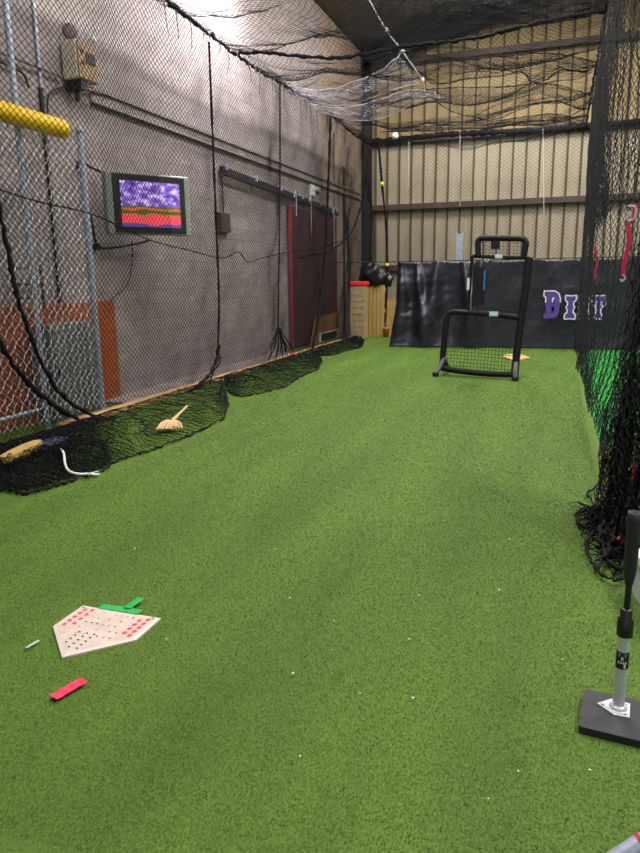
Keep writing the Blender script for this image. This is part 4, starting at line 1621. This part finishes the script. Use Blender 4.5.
# ------------------------------------------------------------------ batting tee
tc = g(614, 713, 0.03)
tee = thing('batting_tee', 'black and silver batting tee on a rubber base', 'tee', (tc.x, tc.y, 0))
bz_ = 0.028
A = g(584.5, 688.5, bz_)
B = g(578.5, 726, bz_)
e1 = (g(640, 699.5, bz_) - A).normalized()
e2 = B - A
L2 = e2.length
e2.normalize()
e1 = (e1 - e2 * e1.dot(e2)).normalized()
L1 = L2 * 1.45
b = MB()
poly = []
rr = 0.012
for (u, v) in ((0, 0), (L1, 0), (L1, L2), (0, L2)):
    for k in range(5):
        t = k / 4 * PI / 2
        # rounded corners
        cu_, cv_ = (rr if u == 0 else L1 - rr), (rr if v == 0 else L2 - rr)
        base_a = {(0, 0): PI, (L1, 0): 1.5 * PI, (L1, L2): 0, (0, L2): 0.5 * PI}[(u, v)]
        poly.append((cu_ + rr * math.cos(base_a + t), cv_ + rr * math.sin(base_a + t)))
pl3 = [A + e1 * u + e2 * v for u, v in poly]
b.prism([(p.x, p.y, 0.0) for p in pl3], (0, 0, bz_))
b.build('base', M['rubber'], tee)
b = MB()
fl = [g(597, 704.5, bz_), g(611.5, 700, bz_), g(630, 705, bz_), g(629.5, 719, bz_), g(614, 716, bz_)]
b.prism([(p.x, p.y, bz_) for p in fl], (0, 0, 0.006))
cF = sum(fl, Vector()) / 5
b.prism([((cF + (p - cF) * 0.8).x, (cF + (p - cF) * 0.8).y, bz_ + 0.006) for p in fl], (0, 0, 0.002))
for k in (0, 2, 3):
    p = cF + (fl[k] - cF) * 0.7
    b.lathe((p.x, p.y, bz_ + 0.007), [(0.006, 0), (0.006, 0.003), (0.003, 0.005)], 10)
b.build('mount_plate', M['alu'], tee)
sx = g(618, 709, bz_)
ty = sx.y


def tz(py, px=624):
    return at(px, py, Y=ty).z


st0 = Vector((sx.x, sx.y, bz_))
ht = tz(634)
lean = Vector((0.0, 0.0, 1.0))
b = MB()
b.tube([st0, st0 + lean * (ht - bz_)], 0.0205, 24)
b.lathe(st0, [(0.03, 0.0), (0.03, 0.012), (0.022, 0.02)], 24)
b.build('lower_tube', M['alu'], tee)
z1, z2 = tz(667), tz(650)
b = MB()
b.lathe((st0.x, st0.y, z1), [(0.0212, 0), (0.0212, z2 - z1)], 24)
lb = b.build('sticker', M['black'], tee)
b = MB()
fwd = Vector((-st0.x, -st0.y, 0)).normalized()
sd = Vector((-fwd.y, fwd.x, 0))
if sd.x < 0:
    sd = -sd
zc_ = (z1 + z2) / 2


def stick(u0, u1, v0, v1):
    vs = []
    for (u, v) in ((u0, v0), (u1, v0), (u1, v1), (u0, v1)):
        th = u / 0.0215
        p = st0 + (fwd * math.cos(th) + sd * math.sin(th)) * 0.0218
        vs.append((p.x, p.y, zc_ + v))
    b.add(vs, [(0, 1, 2, 3)])


hh_ = (z2 - z1) / 2
stick(-0.012, 0.010, hh_ * 0.45, hh_ * 0.85)
stick(-0.004, 0.003, hh_ * 0.05, hh_ * 0.45)
for k in range(4):
    stick(-0.014 + 0.008 * k, -0.009 + 0.008 * k, -hh_ * 0.35, -hh_ * 0.08)
stick(0.006, 0.013, -hh_ * 0.85, -hh_ * 0.35)
b.build('sticker_print', M['white'], lb)
b = MB()
zA, zB, zC = tz(634), tz(618), tz(608)
b.lathe((st0.x, st0.y, zA - 0.005), [(0.024, 0), (0.027, 0.004), (0.027, zB - zA), (0.02, zB - zA + 0.006), (0.02, zC - zA), (0.015, zC - zA + 0.005)], 24)
b.build('collar', M['black'], tee)
zD = tz(576)
b = MB()
b.tube([(st0.x, st0.y, zC), (st0.x, st0.y, zD)], 0.0105, 16)
b.build('upper_rod', M['black'], tee)
zE = tz(512, 631)
b = MB()
b.lathe((st0.x, st0.y, zD - 0.03), [(0.012, 0), (0.016, 0.02), (0.0205, 0.05), (0.0215, 0.10), (0.0225, zE - zD), (0.0235, zE - zD + 0.03), (0.019, zE - zD + 0.03), (0.016, zE - zD + 0.01)], 24)
b.build('ball_cup', M['rubber'], tee)

# ------------------------------------------------------------------ things along the right edge
a = g(632, 592)
tote = thing('storage_tote', 'pale plastic storage tote on the turf behind the batting tee', 'tote', (a.x + 0.2, a.y, 0))
ed = (g(641, 607) - a).normalized()
en = Vector((-ed.y, ed.x, 0))
if en.y < 0:
    en = -en
b = MB()
zt = 0.22


def quadbox(o, u, v, lu, lv, z0, z1, t):
    c = [o, o + u * lu, o + u * lu + v * lv, o + v * lv]
    ci = [o + u * t + v * t, o + u * (lu - t) + v * t, o + u * (lu - t) + v * (lv - t), o + u * t + v * (lv - t)]
    vs = [(p.x, p.y, z0) for p in c] + [(p.x, p.y, z1) for p in c] + [(p.x, p.y, z1) for p in ci] + [(p.x, p.y, z0 + t) for p in ci]
    fs = [(3, 2, 1, 0), (8 + 4, 8 + 5, 8 + 6, 8 + 7)]
    for i in range(4):
        j = (i + 1) % 4
        fs += [(i, j, 4 + j, 4 + i), (4 + i, 4 + j, 8 + j, 8 + i), (8 + i, 8 + j, 12 + j, 12 + i)]
    b.add(vs, fs)


quadbox(a, ed, en, 0.4, 0.3, 0.0, zt, 0.012)
b.build('body', M['towel'], tote)
b = MB()
quadbox(a - ed * 0.012 - en * 0.012, ed, en, 0.424, 0.324, zt - 0.03, zt + 0.006, 0.03)
b.build('rim', M['white'], tote)

p0, p1 = g(613, 862, 0.03), g(656, 833, 0.10)
d = (p1 - p0).normalized()
tp = thing('metal_tube', 'silver metal tube with a red band lying at the bottom corner', 'tube', (p0.x, p0.y, 0))
b = MB()
b.tube([p0 - d * 0.05, p1 + d * 0.3], 0.024, 20)
b.build('tube_body', M['galv'], tp)
b = MB()
q0 = p0.lerp(p1, 0.62)
b.tube([q0, q0 + d * 0.012], 0.0246, 20)
b.build('band', M['red'], tp)
b = MB()
q0 = p0.lerp(p1, 0.76)
b.tube([q0, q0 + d * 0.25], 0.0265, 20)
b.build('grip', M['rubber'], tp)

# straps and cords hanging on the right curtain
def ribbon(pts, w, m, name, label, cat):
    """webbing: a flat tube, 3 mm thick"""
    b = MB()
    p = smooth_path(pts, 6)
    vs, fs = [], []
    for i, q in enumerate(p):
        a = 0.35 * math.sin(i * 0.7)
        s = Vector((math.cos(a), math.sin(a) * 0.6, 0)) * (w / 2)
        n = Vector((-s.y, s.x, 0)).normalized() * 0.0015
        vs += [q - s - n, q + s - n, q + s + n, q - s + n]
    for i in range(len(p) - 1):
        for k in range(4):
            fs.append((i * 4 + k, i * 4 + (k + 1) % 4, i * 4 + 4 + (k + 1) % 4, i * 4 + 4 + k))
    fs += [(3, 2, 1, 0), tuple(4 * len(p) - 4 + k for k in range(4))]
    b.add(vs, fs)
    return b.build(name, m)


sy = 4.6
t1 = thing('webbing_strap', 'long pink webbing strap with a metal hook hanging on the right curtain', 'strap', at(628, 205, Y=sy))
for pts in (((628, 222), (629, 240), (626, 256), (624, 266), (623, 276)), ((634, 203), (635, 212), (632, 222))):
    o = ribbon([at(*p, Y=sy - 0.1) for p in pts], 0.026, M['strap'], 'webbing', '', '')
    o.parent = t1
    o.matrix_parent_inverse = Matrix.Translation(-Vector(t1.location))
b = MB()
q = at(631, 213, Y=sy - 0.1)
b.tube(smooth_path([q + Vector((-.02, 0, .04)), q + Vector((.02, 0, .03)), q + Vector((.02, 0, -.03)), q + Vector((-.015, 0, -.04)), q + Vector((-.02, 0, 0.01))], 5), 0.006, 8)
b.build('hook', M['alu'], t1)
b = MB()
q = at(622.5, 278, Y=sy - 0.1)
b.tube(smooth_path([q + Vector((0, 0, .02)), q + Vector((.015, 0, .0)), q + Vector((.0, 0, -.02)), q + Vector((-.012, 0, -.005))], 5), 0.005, 8)
b.build('hook', M['alu'], t1)
o = ribbon([at(*p, Y=7.2) for p in ((595.5, 247), (596.5, 256), (597, 265), (595.5, 272), (595, 279))], 0.022, M['red'], 'red_strap', '', '')
tag(o, 'short thin red strap hanging on the far part of the right curtain', 'strap')
cord('orange_cord', [at(*p, Y=4.1) for p in ((634, 462), (633, 490), (631, 520), (628, 545), (622, 558), (616, 548), (620, 538), (626, 552), (618, 562))], 0.009, M['orangecord'], 'orange cord tangled in the bunched net behind the tee', amp=0.3)
cord('red_ribbon', [at(*p, Y=6.0) for p in ((605, 452), (604, 458), (606, 464))], 0.014, M['red'], 'short red ribbon tied low on the right curtain', 'ribbon', amp=0.3)

# ------------------------------------------------------------------ clutter in the left net heap
a, c = g(4, 465, 0.08), g(40, 447, 0.08)
d = (c - a).normalized()
n_ = Vector((-d.y, d.x, 0))
b = MB()
pl = []
for u, w in ((0, 0.02), (0.05, 0.07), (0.3, 0.09), (0.7, 0.09), (0.95, 0.06), (1, 0.02)):
    pl.append(a.lerp(c, u) - n_ * w * 0.7)
for u, w in ((1, 0.02), (0.95, 0.06), (0.7, 0.09), (0.3, 0.09), (0.05, 0.07), (0, 0.02)):
    pl.append(a.lerp(c, u) + n_ * w * 0.7)
b.prism([(p.x, p.y, 0.09) for p in pl], (0, 0, 0.06))
tag(b.build('wood_block', M['pallet']), 'tan wooden block caught in the net heap under the gate', 'block')
b = MB()
c0 = g(50, 446, 0.06)
b.ball(c0, 0.16, sq=(1, 1.7, 0.45))
tag(b.build('cloth_bundle', M['navy']), 'navy cloth bundle lying in the net heap by the gate', 'cloth')
cord('white_rope', [on_net(47, 431, 0.08), on_net(56, 445, 0.18), g(63, 452, 0.12), g(65, 464, 0.08), g(69, 471, 0.06), g(78, 474, 0.04), g(88, 474, 0.03)], 0.011, M['whiterope'], 'white rope trailing out of the net heap onto the turf', amp=0.15)
b = MB()
e_ = g(88, 474, 0.03)
for k in range(9):
    a_ = random.uniform(-1.0, 1.0)
    b.tube([e_, e_ + Vector((0.09 * math.cos(a_), 0.09 * math.sin(a_), random.uniform(-.02, .03)))], [0.008, 0.004], 5)
b.build('frayed_end', M['whiterope'], SC.objects['white_rope'])

# whisk broom
h0, h1 = g(172, 421, 0.10), g(187, 406, 0.16)
f0, f1 = g(157, 430, 0.04), g(182, 429, 0.04)
br_ = thing('whisk_broom', 'tan straw whisk broom lying under the net by the plank', 'broom', (h0.x, h0.y, 0))
b = MB()
b.tube([h0, h0.lerp(h1, 0.5), h1], [0.022, 0.014, 0.012], 10)
b.build('handle', M['wood'], br_)
b = MB()
top_a, top_b = h0 + Vector((-0.06, 0, 0)), h0 + Vector((0.06, 0.0, 0))
n = 14
for k in range(n):
    t = k / (n - 1)
    s, e = top_a.lerp(top_b, t), f0.lerp(f1, t) + Vector((0, random.uniform(-.02, .02), 0))
    b.tube([s, s.lerp(e, 0.5) + Vector((0, 0, 0.02)), e], [0.016, 0.018, 0.012], 7)
b.build('bristles', M['straw'], br_)

# ------------------------------------------------------------------ lamps
def fixture(x, y, z, L, label, power, along='y', col=(1.0, 0.965, 0.91)):
    t = thing('ceiling_lamp', label, 'lamp', (x, y, z), None)
    b = MB()
    hx, hy = (0.4, L / 2) if along == 'y' else (L / 2, 0.4)
    b.box((x - hx, y - hy, z), (x + hx, y + hy, z + 0.08), 0, 0.01)
    b.build('housing', M['lampshell'], t)
    for s in (-1, 1):
        b = MB()
        if along == 'y':
            b.tube([(x + 0.22 * s, y - hy + 0.05, z - 0.03), (x + 0.22 * s, y + hy - 0.05, z - 0.03)], 0.018, 10)
        else:
            b.tube([(x - hx + 0.05, y + 0.1 * s, z - 0.03), (x + hx - 0.05, y + 0.1 * s, z - 0.03)], 0.018, 10)
        b.build('tube', M['glow'], t)
    for s in (-1, 1):
        b = MB()
        yy = y + s * (hy - 0.2)
        top = 7.5 + (x - WX) * 0.26
        b.tube([(x, yy, z + 0.08), (x, yy, top)], 0.006, 6)
        b.build('hanger', M['galv'], t)
    li = bpy.data.lights.new('lamp_light', 'AREA')
    li.shape = 'RECTANGLE'
    li.size, li.size_y = (0.76, L - 0.1) if along == 'y' else (L - 0.1, 0.36)
    li.energy = power
    li.color = col
    lo = bpy.data.objects.new('lamp_light', li)
    lo.location = (x, y, z - 0.06)
    COL.objects.link(lo)
    return t


M['glow'] = emit('lit_tube', (1, 0.96, 0.9, 1), 6)
nlab = {0: 'first', 1: 'second', 2: 'third', 3: 'fourth'}
for i, y in enumerate((2.5, 7.0, 11.5, 16.0)):
    for x, nm in ((-1.8, 'row over the cage'), (4.6, 'row beyond the right net')):
        fixture(x, y, 8.0 if x < 0 else 8.6, 2.4, 'fluorescent lamp, %s from the camera in the %s' % (nlab[i], nm), ((130, 340, 380, 380) if x < 0 else (380, 380, 360, 340))[i])

# bright wall lamp close to the block wall: a strip in a deep reflector
lx, lz = -4.72, None
q = at(226, -16, X=lx)
wl = thing('wall_lamp', 'glaring white strip lamp high on the block wall', 'lamp', (WX, q.y, q.z))
q.y += 1.1
q.z += 0.62
y0, y1, z = q.y - 0.75, q.y + 0.5, q.z + 0.02
b = MB()
b.box((lx - 0.25, y0 - 0.02, z + 0.2), (lx + 0.22, y1 + 0.02, z + 0.23))
b.box((lx - 0.25, y1, z - 0.06), (lx + 0.22, y1 + 0.02, z + 0.2))
b.box((lx - 0.25, y0 - 0.02, z - 0.02), (lx + 0.22, y0, z + 0.2))
b.box((lx + 0.2, y0, z + 0.06), (lx + 0.22, y1, z + 0.2))
b.build('reflector', M['lampshell'], wl)
b = MB()
b.box((WX, y0 + 0.2, z + 0.15), (lx - 0.25, y0 + 0.3, z + 0.2))
b.box((WX, y1 - 0.3, z + 0.15), (lx - 0.25, y1 - 0.2, z + 0.2))
b.build('arm', M['galv'], wl)
b = MB()
b.tube([(lx, y0 + 0.05, z + 0.02), (lx, y1 - 0.03, z + 0.02)], 0.03, 12)
b.build('tube', emit('glaring_tube', (1, 0.98, 1, 1), 30), wl)
li = bpy.data.lights.new('wall_lamp_light', 'AREA')
li.shape = 'RECTANGLE'
li.size, li.size_y = 0.12, 1.05
li.energy = 185
li.color = (1.0, 0.96, 1.0)
lo = bpy.data.objects.new('wall_lamp_light', li)
lo.location = (lx, (y0 + y1) / 2, z - 0.02)
lo.rotation_euler = (0, math.radians(48), 0)
COL.objects.link(lo)

w = bpy.data.worlds.new('world')
w.use_nodes = True
w.node_tree.nodes['Background'].inputs['Color'].default_value = (0.9, 0.95, 1, 1)
w.node_tree.nodes['Background'].inputs['Strength'].default_value = 0.5
SC.world = w

SC.view_settings.view_transform = 'Standard'
SC.view_settings.look = 'None'
SC.view_settings.exposure = 0.47
SC.view_settings.gamma = 1.0
SC.view_settings.use_curve_mapping = False
SC.cycles.use_denoising = True
